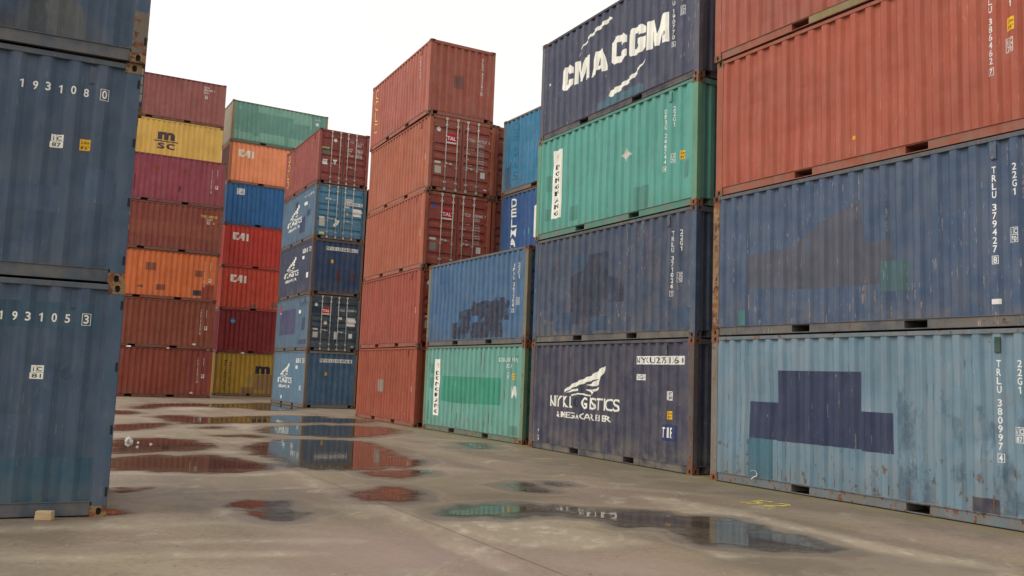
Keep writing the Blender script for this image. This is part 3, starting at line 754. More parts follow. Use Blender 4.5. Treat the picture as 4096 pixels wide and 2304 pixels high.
# ---- fourth stack, five high: door ends toward the right; upper reds painted paler for sky glare
TAL_TXT = [('MAX. GROSS', '30,480 KGS', '67,200 LBS'), ('TARE', '2,200 KGS', '4,850 LBS'), ('NET', '28,280 KGS', '62,350 LBS'), ('CU. CAP', '33.2 CUM', '1,172 CUFT')]
def tal(b, own, num, chk, sticker=WHITE, plate=PLATE, weights=True, code=True):
    b.put('D', mk_rect((.645, 1.01, 1.735, 2.02)), REDS, .002, 'leasing_sign'); b.put('D', mk_rect((.645, 1.01, 1.685, 1.735)), WHITE, .002, 'sticker')
    d = Decal(); d.text('TAL', .665, 1.80, .125, a1=.985, bold=.05); b.put('D', d, CREAM, .004)
    d = Decal(); d.text(own, 1.47, 1.875, .105, a1=1.70); d.text(num, 1.84, 1.875, .105, a1=2.16); d.text(chk, 2.22, 1.875, .105, a1=2.27)
    if code: d.text('22G1', 1.84, 1.735, .10, a1=2.05)
    if weights:
        for i, (k, r1, r2) in enumerate(TAL_TXT):
            z = 1.60 - i * .19
            d.text(k, 1.42, z, .045, a1=1.42 + .03 * len(k), bold=.01); d.text(r1, 1.83, z, .05, a1=2.07, bold=.01); d.text(r2, 1.83, z - .085, .05, a1=2.07, bold=.01)
    b.put('D', d, WHITE, .0025, leaf=1)
    d = Decal(); d.ellipse(.36, 2.125, .075, .085); b.put('D', d, sticker, .0025, 'round_sticker')
    b.put('D', mk_rect((.26, .49, .62, .87), ), plate, .002, 'data_plate'); b.put('D', mk_rect((.26, .48, .97, 1.04)), WHITE, .002, 'sticker')
    b.put('D', mk_rect((1.95, 2.12, .65, .86), (2.09, 2.21, .24, .29)), WHITE, .002, 'sticker', leaf=1)
def thin_cols(b, mat=None, chk=True):
    d = Decal(); d.column('TCLU 758100', 5.40, 2.17, .088, .112, .055, .01); d.column('22G1', 5.64, 2.17, .088, .112, .055, .01)
    d.frame(5.58, 5.70, 1.12, 1.30, .02); b.put('S', d, mat or WHITE2)
b = Box('brick red container with pale grey square patch at the foot of the tall red stack', SD[0], SD[1], 0, (.34, .088, .055), frame_rust=.15, rust=.05, fade_glare=.2, dirt=.25, chips=.1, casting=(.22, .08, .05), ends=('door', 'wall'))
b.put('S', mk_rect((2.40, 2.96, 1.04, 1.47)), paint((.30, .26, .21), .0, .2, .3, 0), .002, 'repaint_patch', 'pale grey square'); b.put('S', mk_rect((5.04, 5.16, .34, .41)), WHITE, .002, 'sticker'); thin_cols(b)
b = Box('brick red container second up in the tall red stack, door edge beside the blue one', SD[0], SD[1], 1, (.35, .09, .065), frame_rust=.15, rust=.05, fade_glare=.2, dirt=.2, chips=.1, casting=(.20, .07, .05)); thin_cols(b)
tal(b, 'TCLU', '302115', '4')
b = Box('rust red container third up, red square sign and blue round sticker on its doors', SD[0], SD[1], 2, (.40, .125, .08), frame_rust=.15, rust=.06, fade_glare=.25, dirt=.2, chips=.15, casting=(.20, .09, .06), end_colour=(.36, .09, .07), jit=(.02, .01, .15)); thin_cols(b)
tal(b, 'TCLU', '280440', '7', paint((.07, .12, .35), 0, 0, 0, 0, 'blue_sticker'), paint((.26, .28, .24), 0, .1, .2, 0))
b = Box('rust red container fourth up, red square sign and white round sticker on its doors', SD[0], SD[1], 3, (.42, .14, .09), frame_rust=.15, rust=.08, fade_glare=.3, dirt=.2, chips=.2, casting=(.22, .12, .09), end_colour=(.37, .11, .085), jit=(.04, .03, .35)); thin_cols(b)
tal(b, 'TCLU', '337237', '6')
def gold_side(b, vx=.44):
    d = Decal(); d.column('GOLD', vx + .12, 2.38, .38, .455, .30, .0); b.put('S', d, GOLDY, .0025)
    d = Decal(); d.column('GLDU', 5.05, 2.28, .10, .13, .07); d.column('22', 5.05, 1.72, .10, .13, .07); b.put('S', d, WHITE2)
b = Box('pinkish red container crowning the tall stack, ribbed end wall with a column of white numbers', SD[0], SD[1], 4, (.42, .135, .105), frame_rust=.15, rust=.10, fade_glare=.35, dirt=.15, chips=.3, casting=(.30, .15, .12), ends=('door', 'wall'), jit=(-.05, 0, -.1)); gold_side(b)  # paler red and extra fading carry skylight and veiling glare in the colour
d = Decal(); z = d.column('GLDU 322281', 1.96, 2.28, .088, .112, .06); d.char('5', 1.95, z - .12, .09, .05); d.frame(1.91, 2.0, z - .14, z - .01, .007); b.put('R', d, WHITE)
b.put('R', mk_rect((.91, 1.28, 1.06, 1.50)), paint((.24, .11, .10), .05, .3, .3, 0), .0015, 'paint_stain', 'grey smudge')
# row behind the tall red stack
for k, lab in enumerate(('red container on the ground behind the tall red stack, out of sight',
                         'red container second up behind the tall red stack, out of sight',
                         'red container whose ribless edge shows right of the third door end',
                         'red container whose top edge shows just right of the fourth door end')):
    Box(lab, SDB[0], SDB[1], k, (.33, .10, .075), ends=('wall', 'door'), frame_rust=.15, rust=.08, dirt=.2, rods=False, casting=(.20, .09, .07), vent=False)

# ---- row behind the two-high stack
for k in (0, 1):
    Box(('blue container on the ground behind the two-high stack, hidden from view', 'blue container second up behind the two-high stack, hidden from view')[k], SE[0], SE[1], k, ROYAL, rust=.2, vent=False)
b = Box('royal blue container with white vertical lettering showing above the two-high stack', SE[0], SE[1], 2, (.035, .10, .265), frame=(.06, .10, .18), frame_rust=.3, rust=.1, fade_glare=.15, dirt=.25, chips=.2, rail_c=(.14, .11, .10), vent=False)
d = Decal(); d.column('DELMAS', .79, 2.40, .285, .335, .36, .03); b.put('S', d, CREAM, .0025)
d = Decal(); d.rect(2.06, 2.40, 1.05, 1.86); d.ellipse(2.23, 1.86, .17, .12); d.ellipse(2.23, 1.05, .17, .12); b.put('S', d, CREAM, .002, 'oval_logo')
b.put('S', mk_rect((1.44, 1.50, 1.09, 1.30), (1.70, 1.76, 1.12, 1.32)), paint((.12, .35, .30), .1, .1, .1, 0), .002, 'sticker')
b = Box('turquoise blue container with dark ghost lettering and long upright scratches', SE[0], SE[1], 3, (.04, .22, .38), frame=(.14, .20, .22), frame_rust=.4, rust=.18, fade_glare=.3, dirt=.3, chips=.4, rail_c=(.20, .16, .14), vent=False, jit=(0, -.01, .1))
GH = paint((.03, .14, .27), .1, .2, .1, .1)
d = Decal(); d.column('DELMAS', .80, 2.38, .27, .335, .34, .0); b.put('S', d, GH, .002)
b.put('S', mk_rect((.98, 1.02, .3, 2.3), (1.25, 1.29, .3, 1.75), (1.50, 1.55, .95, 1.45), (.30, .33, .5, 1.8), (.50, .54, .2, 1.1), (1.8, 1.84, 1.6, 2.1), (2.1, 2.13, .6, 1.3)), paint((.05, .10, .16), .3, .2, .1, .1), .002, 'scratches')
b.put('S', mk_rect((.2, .48, .2, .95)), paint((.06, .11, .2), .2, .2, .3, .1), .0015, 'repaint_patch')

# ---- fifth stack: five high, behind the puddles
def plates(b, txt):
    b.put('S', mk_rect((4.22, 4.50, 2.03, 2.23), (4.62, 4.86, 2.03, 2.23), (4.98, 5.22, 2.03, 2.23), (5.34, 5.76, 2.03, 2.23)), WHITE2, .002, 'number_strip'); b.put('S', mk_rect((4.25, 4.64, 1.75, 1.90)), WHITE, .002, 'sticker')
    d = Decal(); d.text(txt, 4.24, 2.07, .12, a1=5.7, bold=0); b.put('S', d, BLACK, .0035)
b = Box('steel blue container at the foot of the fifth stack, ribbed end with white number strip', SF[0], SF[1], 0, (.12, .225, .32), frame=(.16, .12, .09), frame_rust=.5, rust=.16, fade_glare=.4, dirt=.4, chips=.3, ends=('door', 'wall'), end_colour=(.055, .135, .235), casting=(.20, .10, .06), rail_c=(.16, .16, .15), vent_a=4.55)
nyk(b, full=False); plates(b, 'NYKU 252476'); id_strip(b, 'NYKU252476 8', 'R', .65, 2.18, 2.085, 2.25); b.put('R', mk_rect((.92, 1.03, 1.48, 1.63)), YEL, .002, 'height_sticker')
b.put('S', mk_rect((1.83, 2.0, .28, .44)), WHITE2, .002, 'sticker'); d = Decal(); d.text('E', 5.2, .78, .2, a1=5.42, bold=.01); b.put('S', d, WHITE2)
b = Box('slate blue container with large violet patch and red sign on its dark doors', SF[0], SF[1], 1, (.10, .175, .25), frame=(.14, .13, .13), frame_rust=.45, rust=.12, fade_glare=.35, dirt=.4, chips=.3, end_colour=(.048, .085, .115), casting=(.20, .10, .06), rail_c=(.11, .12, .13))
b.put('S', mk_rect((.78, 3.64, .80, 2.03)), paint((.085, .085, .17), .05, .3, .2, .1), .0015, 'repaint_patch', 'large violet grey square'); b.put('S', mk_rect((.62, .98, 1.95, 2.26)), REDS, .002, 'sticker'); b.put('S', mk_rect((.62, .98, 1.88, 1.93), (4.18, 4.62, 1.76, 1.92)), WHITE, .002, 'sticker')
b.put('S', mk_rect((4.9, 5.35, .95, 1.55), (4.4, 5.8, .30, .52)), paint((.06, .09, .15), .1, .2, .2, .1), .0015, 'repaint_patch')
tal(b, 'TCLU', '752949', '0', weights=False, code=False)
b.put('D', mk_rect((.17, .62, 1.72, 2.04)), paint((.03, .045, .085), .05, .2, .2, 0), .0015, 'repaint_patch'); b.put('D', mk_rect((1.84, 2.28, 1.21, 1.61), (1.42, 1.60, 1.50, 1.61)), WHITE, .002, 'sticker', leaf=1); d = Decal(); d.ellipse(.83, 1.31, .085, .085); b.put('D', d, WHITE, .003, 'round_sticker')
b.put('D', mk_rect((1.25, 1.40, .58, .92)), WHITE2, .0025, 'sticker', 'torn paper on the door', leaf=1)
d = Decal(); d.text('CA7298', 4.18, 2.10, .17, a1=5.8, bold=.0); b.put('S', d, paint((.05, .07, .10), 0, .2, 0, 0), .0025)
b = Box('navy container third up in the fifth stack, rust marks on its ribbed end wall', SF[0], SF[1], 2, (.055, .068, .12), frame=(.12, .09, .08), frame_rust=.5, rust=.14, fade_glare=.3, dirt=.4, chips=.3, ends=('door', 'wall'), end_colour=(.035, .075, .16), end_rust=.22, casting=(.20, .10, .06), vent_a=4.5)
nyk(b, full=False); plates(b, 'NYKU 254086'); id_strip(b, 'NYKU254086 1', 'R', .65, 2.17, 2.085, 2.25); b.put('R', mk_rect((.90, 1.03, 1.49, 1.65)), YEL, .002, 'height_sticker')
b.put('S', mk_rect((5.17, 5.5, .8, 1.05)), WHITE2, .002, 'sticker')
b.put('R', mk_rect((1.15, 1.35, .6, 1.2), (1.85, 2.1, .75, 1.05)), paint((.12, .06, .06), .4, .2, .2, 0), .0015, 'rust_stain')
b = Box('mid blue container fourth up in the fifth stack with white labels on its blue doors', SF[0], SF[1], 3, (.10, .18, .27), frame=(.12, .15, .18), frame_rust=.45, rust=.10, fade_glare=.35, dirt=.3, chips=.3, end_colour=(.080, .25, .39), casting=(.22, .13, .10), rail_c=(.11, .13, .16), vent_a=4.5)
nyk(b, full=False); d = Decal(); d.text('NYKU258206', 4.07, 2.16, .10, a1=5.70); b.put('S', d, WHITE2); b.put('S', mk_rect((4.10, 4.54, 1.78, 1.94)), WHITE, .002, 'sticker')
b.put('S', mk_rect((3.4, 4.4, .5, 1.25), (4.6, 5.2, 1.2, 1.5), (2.4, 3.0, 1.5, 2.2)), paint((.045, .07, .15), .1, .3, .2, .1), .0012, 'repaint_patch')
d = Decal(); d.text('NYK', .48, 1.86, .085, a1=.78, bold=.06); d.text('LOGISTICS', .80, 1.86, .035, a1=.99, bold=.02); b.put('D', d, CREAM, .003)
b.put('D', mk_rect((1.42, 1.80, 1.86, 2.0), (1.42, 2.28, 1.70, 1.85)), WHITE, .002, 'number_strip', leaf=1); b.put('D', mk_rect((1.83, 2.28, 1.21, 1.57), (1.42, 1.66, 1.57, 1.66)), WHITE, .002, 'sticker', leaf=1)
d = Decal(); d.text('NYKU', 1.44, 1.885, .09, a1=1.78, bold=0); d.text('258206', 1.44, 1.73, .09, a1=2.08, bold=0); d.text('5', 2.16, 1.73, .09, a1=2.24, bold=0); b.put('D', d, BLACK, .0045, leaf=1)
b.put('D', mk_rect((1.52, 1.62, 1.24, 1.37)), YEL, .003, 'height_sticker', leaf=1); b.put('D', mk_rect((.24, .50, .60, .93)), PLATE, .002, 'data_plate'); b.put('D', mk_rect((.24, .48, .96, 1.05)), WHITE, .002, 'sticker'); b.put('D', mk_rect((.26, .50, .22, .32)), GOLDY, .002, 'sticker')
d = Decal(); d.poly([(.90, .62), (.98, .60), (1.12, .72), (1.20, .93), (1.06, .92), (1.04, 1.02), (.97, .98), (.98, .80), (.90, .72)]); b.put('D', d, WHITE, .045, 'seal_paper', 'torn white paper caught on the handle')
b = Box('maroon red container at the top of the fifth stack, white triangle on its doors', SF[0], SF[1], 4, (.32, .095, .085), frame_rust=.2, rust=.07, fade_glare=.25, dirt=.2, chips=.2, end_colour=(.27, .07, .068), casting=(.16, .07, .06), rail_c=(.22, .07, .06)); 
d = Decal(); d.column('GOLD', .60, 2.36, .36, .44, .42, .0); b.put('S', d, GOLDY, .0025); d = Decal(); d.column('GL512', 4.85, 2.30, .11, .16, .12); b.put('S', d, WHITE2)
d = Decal(); d.ellipse(.80, 2.125, .085, .085); d.poly([(.70, 1.18), (.93, 1.20), (.82, .98)]); d.rect(.23, .46, .91, 1.15); b.put('D', d, WHITE, .0025, 'stickers')
b.put('D', mk_rect((.14, .55, 1.41, 1.76)), paint((.14, .16, .12), 0, .2, .2, 0), .002, 'leasing_sign'); d = Decal(); d.text('GOLD', .17, 1.67, .07, a1=.52, bold=.03); b.put('D', d, GOLDY, .0035)
d = Decal(); d.text('GLDU', 1.49, 2.13, .095, a1=1.72); d.text('517034', 1.84, 2.12, .095, a1=2.18); d.text('1', 2.27, 2.12, .095, a1=2.30); d.text('22G1', 1.84, 1.98, .09, a1=2.06)
for i, (k, r1) in enumerate((('M.G.W.', '30480'), ('TARE.', '2180'), ('NET.', '28300'), ('CU.CAP.', '33.2'))):
    d.text(k, 1.41, 1.77 - i * .105, .07, a1=1.41 + .042 * len(k)); d.text(r1 + ' KG', 1.84, 1.79 - i * .105, .045, a1=2.12); d.text(r1 + ' LB', 1.84, 1.735 - i * .105, .045, a1=2.12)
b.put('D', d, WHITE, .0025, leaf=1)

SFB = shift(SF, 0, W + .07)
for k in range(4):
    Box('dark blue container at level %s hidden behind the fifth stack' % ('one', 'two', 'three', 'four')[k], SFB[0], SFB[1], k, (.05, .065, .09), vent=False, rods=False)

# ---- far right-hand column of the left block, seven high
def cai(b, a=.52, z=1.66, s=1.0):
    d = Decal(); k = .95 * s; h = .48 * s
    P = lambda pts: d.poly([(a + x * k, z + y * h) for x, y in pts])
    P([(.05, 1), (.38, .97), (.38, .74), (.22, .74), (.22, .25), (.05, .12), (0, .2), (0, .92)])
    P([(.05, .12), (.22, .25), (.34, .25), (.40, .10), (.30, .03), (.10, .05)])
    P([(.30, .03), (.40, .10), (.60, .62), (.60, .98), (.56, .98)]); P([(.60, .98), (.60, .30), (.62, .02), (.76, 0), (.76, .98)]); P([(.44, .42), (.60, .42), (.60, .28), (.39, .28)])
    P([(.86, .93), (1.0, .93), (1.0, .0), (.86, .0)]); b.put('S', d, CREAM, .0025, 'lettering')
b = Box('yellow container at ground level with black letters and a beige repaint', SG[0], SG[1], 0, (.52, .32, .07), frame=(.30, .19, .06), frame_rust=.35, rust=.16, fade_glare=.2, dirt=.4, chips=.1, casting=(.14, .08, .04), rail_c=(.30, .18, .06))
d = Decal(); d.column('MEDITERRANEAN', .64, 2.14, .105, .138, .12, .01); d.column('SHIPPING CO', .92, 2.02, .105, .145, .12, .01); d.text('m', 2.42, 1.36, .66, a1=3.33, bold=.06); b.put('S', d, paint((.035, .03, .045), 0, 0, 0, 0), .0025)
b.put('S', mk_rect((2.4, 3.9, .4, 1.32), (1.62, 2.4, .172, .55), (3.0, 4.4, .172, .42)), paint((.34, .21, .105), .05, .2, .3, 0), .0015, 'repaint_patch', 'beige brown repaint over the lettering')
b.put('S', mk_rect((1.85, 2.28, .74, 1.28)), paint((.45, .30, .10), .05, .2, .3, 0), .0017, 'repaint_patch')
b = Box('dark maroon container second up with a round blue sticker', SG[0], SG[1], 1, (.26, .04, .045), frame_rust=.1, rust=.03, fade_glare=.1, dirt=.15, chips=.05, casting=(.12, .04, .04), jit=(.06, .02, 0))
d = Decal(); d.ellipse(.83, 1.91, .17, .15); b.put('S', d, paint((.03, .25, .50), 0, 0, 0, 0, 'blue_round'), .002, 'round_sticker'); d = Decal(); d.text('sea co', .70, 1.88, .07, a1=.96, bold=.0); b.put('S', d, WHITE, .0035)
b = Box('orange red container third up, dark scuffs low on its ribbed side under white letters', SG[0], SG[1], 2, (.68, .11, .075), frame=(.48, .08, .055), frame_rust=.1, rust=.09, fade_glare=.2, dirt=.2, chips=.1, casting=(.12, .05, .04), jit=(.04, .0, 0)); cai(b)
b.put('S', mk_rect((3.05, 3.75, .30, .62), (1.8, 2.15, .2, .42)), paint((.30, .13, .10), .1, .3, .3, 0), .0015, 'repaint_patch')
b = Box('clean tomato red container fourth up with white letters', SG[0], SG[1], 3, (.62, .085, .07), frame_rust=.1, rust=.03, fade_glare=.15, dirt=.1, chips=.1, casting=(.16, .08, .06)); cai(b)
b = Box('bright blue container fifth up with a square white label', SG[0], SG[1], 4, (.035, .17, .42), frame=(.04, .14, .33), frame_rust=.15, rust=.05, fade_glare=.1, dirt=.2, chips=.1, casting=(.16, .09, .07), jit=(-.03, 0, 0))
b.put('S', mk_rect((.61, 1.07, 1.90, 2.29)), CREAM, .002, 'label_panel'); d = Decal(); d.text('F', .84, 1.98, .12, a1=.96, bold=.03); d.rect(.66, 1.02, 2.21, 2.225); b.put('S', d, paint((.03, .08, .25), 0, 0, 0, 0, 'blue_lettering'), .0035)
b = Box('pale orange container sixth up with white letters, just below the green one', SG[0], SG[1], 5, (.86, .34, .19), frame=(.50, .19, .10), frame_rust=.2, rust=.14, fade_glare=.2, dirt=.15, chips=.1, end_colour=(.13, .045, .04), casting=(.20, .12, .08), ends=('wall', 'door'), jit=(-.02, 0, 0)); cai(b)
b = Box('pale green container with minty repaint blocks, above the pale orange one', SG[0], SG[1], 6, (.19, .38, .32), frame=(.34, .24, .15), frame_rust=.3, rust=.14, fade_glare=.4, dirt=.2, chips=.2, end_colour=(.42, .37, .28), end_rust=.42, casting=(.28, .20, .14), ends=('wall', 'door'), rail_c=(.16, .22, .16), jit=(-.05, 0, 0), vent_a=.5)  # pale tone and stronger fading include sky flare, put into the colour
MINT = paint((.28, .50, .40), .08, .3, .1, .1)
d = Decal(); d.rect(1.60, 3.82, 2.05, 2.50); d.rect(3.82, 4.9, 1.75, 2.50); d.rect(.40, .58, 2.05, 2.40); d.poly([(.2, .2), (.2, .72), (.5, .80), (.6, .66), (1.3, .66), (1.32, .5), (1.7, .52), (1.74, .78), (3.28, .78), (3.32, .25)]); d.rect(3.58, 5.6, .2, .76); b.put('S', d, MINT, .0015, 'repaint_patch', 'paler mint green repaint blocks')
d = Decal(); d.column('CAXU26', 4.95, 2.3, .11, .13, .07); d.text('22G1', 5.2, 2.2, .1, a1=5.55); d.rect(5.25, 5.45, 1.85, 2.05); b.put('S', d, WHITE, .003)

# ---- left column of the left block: five in front, a taller row behind
def hcols(b, ident='TRLU 295814', chk='0', wsticker=True, icm=True, mat=None, a=5.34):
    d = Decal(); d.column(ident, a, 2.14, .088, .112, .06); d.frame(a - .04, a + .04, .80, .92, .01); d.char(chk, a, .82, .08, .05); d.column('22G1', a + .28, 2.14, .088, .112, .06)
    if icm: d.frame(a + .2, a + .35, 1.06, 1.26, .03); d.rect(a + .22, a + .33, 1.1, 1.14)
    b.put('S', d, mat or WHITE, .002)
    if wsticker: b.put('S', mk_rect((a - .34, a - .18, .22, .31)), WHITE, .002, 'sticker')
b = Box('brick red container on the ground at the foot of the left block', SH[0], SH[1], 0, (.30, .075, .055), frame_rust=.2, rust=.12, fade_glare=.15, dirt=.2, chips=.15, casting=(.14, .06, .045), rail_c=(.20, .055, .045)); hcols(b)
b.put('S', mk_rect((4.9, 5.1, .6, 2.2), (5.62, 5.85, .3, 2.3)), paint((.25, .065, .06), .05, .1, .1, 0), .001, 'repaint_patch')
b = Box('brownish red container second up in the left block, small white sticker low on it', SH[0], SH[1], 1, (.29, .088, .058), frame_rust=.2, rust=.05, fade_glare=.2, dirt=.2, chips=.1, casting=(.14, .07, .05), jit=(-.03, 0, 0)); hcols(b, 'TRLU 314085')
b = Box('vivid orange container with grey square smudges, third up in the left block', SH[0], SH[1], 2, (.72, .21, .09), frame=(.44, .13, .07), frame_rust=.25, rust=.09, fade_glare=.2, dirt=.2, chips=.15, casting=(.16, .08, .05), rail_c=(.30, .08, .05)); hcols(b, 'CAXU 270185', '0', False, True)
SM = paint((.30, .105, .07), .1, .2, .2, 0); 
b.put('S', mk_rect((2.35, 2.86, 1.50, 1.90), (4.84, 5.22, 1.33, 1.67), (2.93, 3.40, .47, .78), (2.0, 2.3, .55, .68)), SM, .0012, 'smudges', 'grey brown square smudges'); b.put('S', mk_rect((4.81, 5.22, .30, .60)), paint((.055, .055, .07), 0, .1, .1, 0), .0015, 'repaint_patch', 'dark grey square')
b.put('S', mk_rect((5.24, 5.88, .172, .94)), paint((.36, .085, .055), .05, .2, .1, 0), .0014, 'repaint_patch', 'red brown repaint at the lower corner')
b = Box('dull brownish red container with lighter middle band, fourth up in the left block', SH[0], SH[1], 3, (.29, .082, .065), frame=(.27, .11, .08), frame_rust=.2, rust=.05, fade_glare=.2, dirt=.2, chips=.1, casting=(.18, .08, .06), jit=(.02, 0, 0))
b.put('S', mk_rect((1.2, 5.85, .82, 1.55)), paint((.31, .105, .075), .05, .2, .1, 0), .001, 'repaint_patch', 'lighter brown horizontal band')
d = Decal(); d.text('TRIU 300330', 4.88, 2.02, .13, a1=5.75); b.put('S', d, GOLDY); d = Decal(); d.text('22G1', 5.19, 1.87, .1, a1=5.50); d.frame(5.22, 5.38, 1.66, 1.82, .03); d.text('70', 5.24, 1.68, .08, a1=5.36); b.put('S', d, WHITE); b.put('S', mk_rect((5.54, 5.64, 1.67, 1.80)), YEL, .002, 'height_sticker')
b = Box('plum purple container fifth up in the left block, top of its front row', SH[0], SH[1], 4, (.34, .085, .115), frame=(.28, .09, .09), frame_rust=.2, rust=.08, fade_glare=.25, dirt=.15, chips=.15, casting=(.20, .09, .08)); hcols(b, 'CAXU 205081', '1', False)
b.put('S', mk_rect((2.41, 2.64, 1.72, 1.90), (3.88, 4.13, 1.76, 1.97)), paint((.30, .085, .05), .3, .1, .1, 0), .0015, 'rust_stain'); b.put('S', mk_rect((3.66, 3.80, .70, 1.0), (1.45, 1.5, .5, 1.4)), paint((.16, .035, .05), .1, .1, .1, 0), .0015, 'paint_stain')
for k in range(5):
    Box('brown container at level %s of the hidden row behind the left block' % ('one', 'two', 'three', 'four', 'five')[k], SHB[0], SHB[1], k, BROWN, vent=False)
b = Box('yellow container with large dark logo letters, near the top of the left block', SHB[0], SHB[1], 5, (.68, .46, .15), frame_rust=.15, rust=.10, fade_glare=.25, dirt=.15, chips=.1, casting=(.25, .12, .06))
DL = paint((.085, .06, .07), .05, .2, 0, 0)
d = Decal(); d.text('m', 2.56, 1.42, .64, a1=3.46, bold=.06); d.rect(2.38, 3.66, 1.31, 1.375); d.text('s', 2.57, .90, .50, a1=2.96, bold=.02); d.text('c', 3.05, .90, .50, a1=3.49, bold=.02); b.put('S', d, DL, .0025, 'logo')
b = Box('pale rose red container at the very top of the left block with small white codes', SHB[0], SHB[1], 6, (.36, .14, .13), frame_rust=.15, rust=.09, fade_glare=.3, dirt=.15, chips=.2, casting=(.22, .11, .09), rail_c=(.22, .07, .065))  # pinkish paleness copies the flare of the bright sky above, as paint
d = Decal(); d.text('GLDU', 4.82, 2.22, .11, a1=5.12); d.text('306700 1', 4.82, 2.06, .11, a1=5.42); d.text('22G1', 4.82, 1.90, .11, a1=5.10); d.frame(4.92, 5.06, 1.60, 1.78, .03); d.text('87', 4.94, 1.63, .08, a1=5.04); b.put('S', d, WHITE)

# ---- near left stack
def icmark(b, t, a0, a1, z0, z1):
    b.put('S', mk_rect((a0 + .01, a1, z0 + (z1 - z0) * .48, z1), (a0, a1, z0, z0 + (z1 - z0) * .46)), CREAM, .002, 'sticker')
    m_ = (a0 + a1) / 2; h = (z1 - z0)
    d = Decal(); d.char('i', m_ - .033, z0 + h * .55, h * .36, .014, .01); d.char('C', m_ + .025, z0 + h * .56, h * .33, .05, .01); d.text(t, m_ - .045, z0 + h * .10, h * .28, a1=m_ + .045, bold=.01); d.rect(m_ - .005, m_ - .001, z0 + h * .5, z1)
    b.put('S', d, BLACK, .0035)
NB = (.060, .098, .155)
def near(lv, lab, num, chk, ict, ys, **kw):
    b = Box(lab, SI[0], SI[1], lv, NB, frame=(.062, .105, .165), frame_rust=.12, rust=.07, fade_glare=.35, dirt=.25, chips=.12, pockets=False, vent=False, alt=True, rail_c=(.085, .105, .13), casting=(.27, .17, .08), **kw)
    link('vent', M_vent, b.o, b.body, Matrix.Translation((5.555, interp(SIDE_P2, 5.555) + .006, 2.40)))
    for z in (.27, .95, 1.65, 2.35):
        link('painted_hinge_slot', M_slot_plate, b.o, DARK, Matrix.Translation((L, -.0005, z)))
    if num:
        d = Decal(); a = L - 1.20
        for ch in num: d.char(ch, a, 2.12, .095, .052, .018); a += .128
        d.char(chk, L - .37, 2.12, .095, .052, .018); d.frame(L - .415, L - .325, 2.098, 2.232, .006)
        a = L - 1.20 - .128 * 2
        for ch in 'UKIM'[::-1][::-1]: d.char(ch, a, 2.12, .095, .058, .018); a -= .128
        b.put('S', d, CREAM, .0025)
    if ict: icmark(b, ict, L - .88, L - .745, 1.49, 1.64)
    if ys:
        height_sticker(b, L - .58, 1.625, w_=.11, h=.13)
    return b
b = near(0, 'blue container on the ground at the left edge, white digits ending in boxed three', '193105', '3', '81', False, jit=(0, 0, 0))
DB = paint((.045, .105, .155), .05, .3, .2, .2)
b.put('S', mk_rect((.2, L - .25, 2.05, 2.34)), paint((.05, .10, .15), .05, .3, .2, .2), .001, 'repaint_patch', 'darker band behind the digits'); b.put('S', mk_rect((.2, L - .18, .17, .64)), DB, .001, 'repaint_patch', 'teal blue band along the foot')
d = Decal(); d.ellipse(L - .52, 1.56, .07, .07); b.put('S', d, stain((.075, .10, .13), .36, 5, .2), .0015, 'paint_stain')
b = near(1, 'blue container second up at the left edge, white digits ending in boxed zero', '193108', '0', '87', True, jit=(-.02, .01, .12))
b.put('S', mk_rect((.2, L - .75, .75, 1.05), (L - .5, L - .2, .9, 1.3)), paint((.062, .105, .175), .05, .3, .2, .3), .001, 'repaint_patch')
b = near(2, 'blue container third up at the left edge with rusty ochre lower corner post', None, None, None, False, jit=(.01, -.01, -.1))
bm = bmesh.new(); box(bm, L - .160, L - .0015, .0010, .0022, .119, .62); link('post_repair', mesh_from(bm, 'post_repair'), b.o, paint((.16, .125, .095), .55, .5, .5, .8))['label'] = 'rusty ochre repair on the foot of the corner post'
d = Decal(); d.poly([(3.2, .17), (3.2, .9), (4.4, .95), (4.9, .85), (5.35, .55), (5.45, .17)]); b.put('S', d, stain((.105, .115, .12), .36, 1.6, .2), .001, 'paint_stain', 'grey faded area')
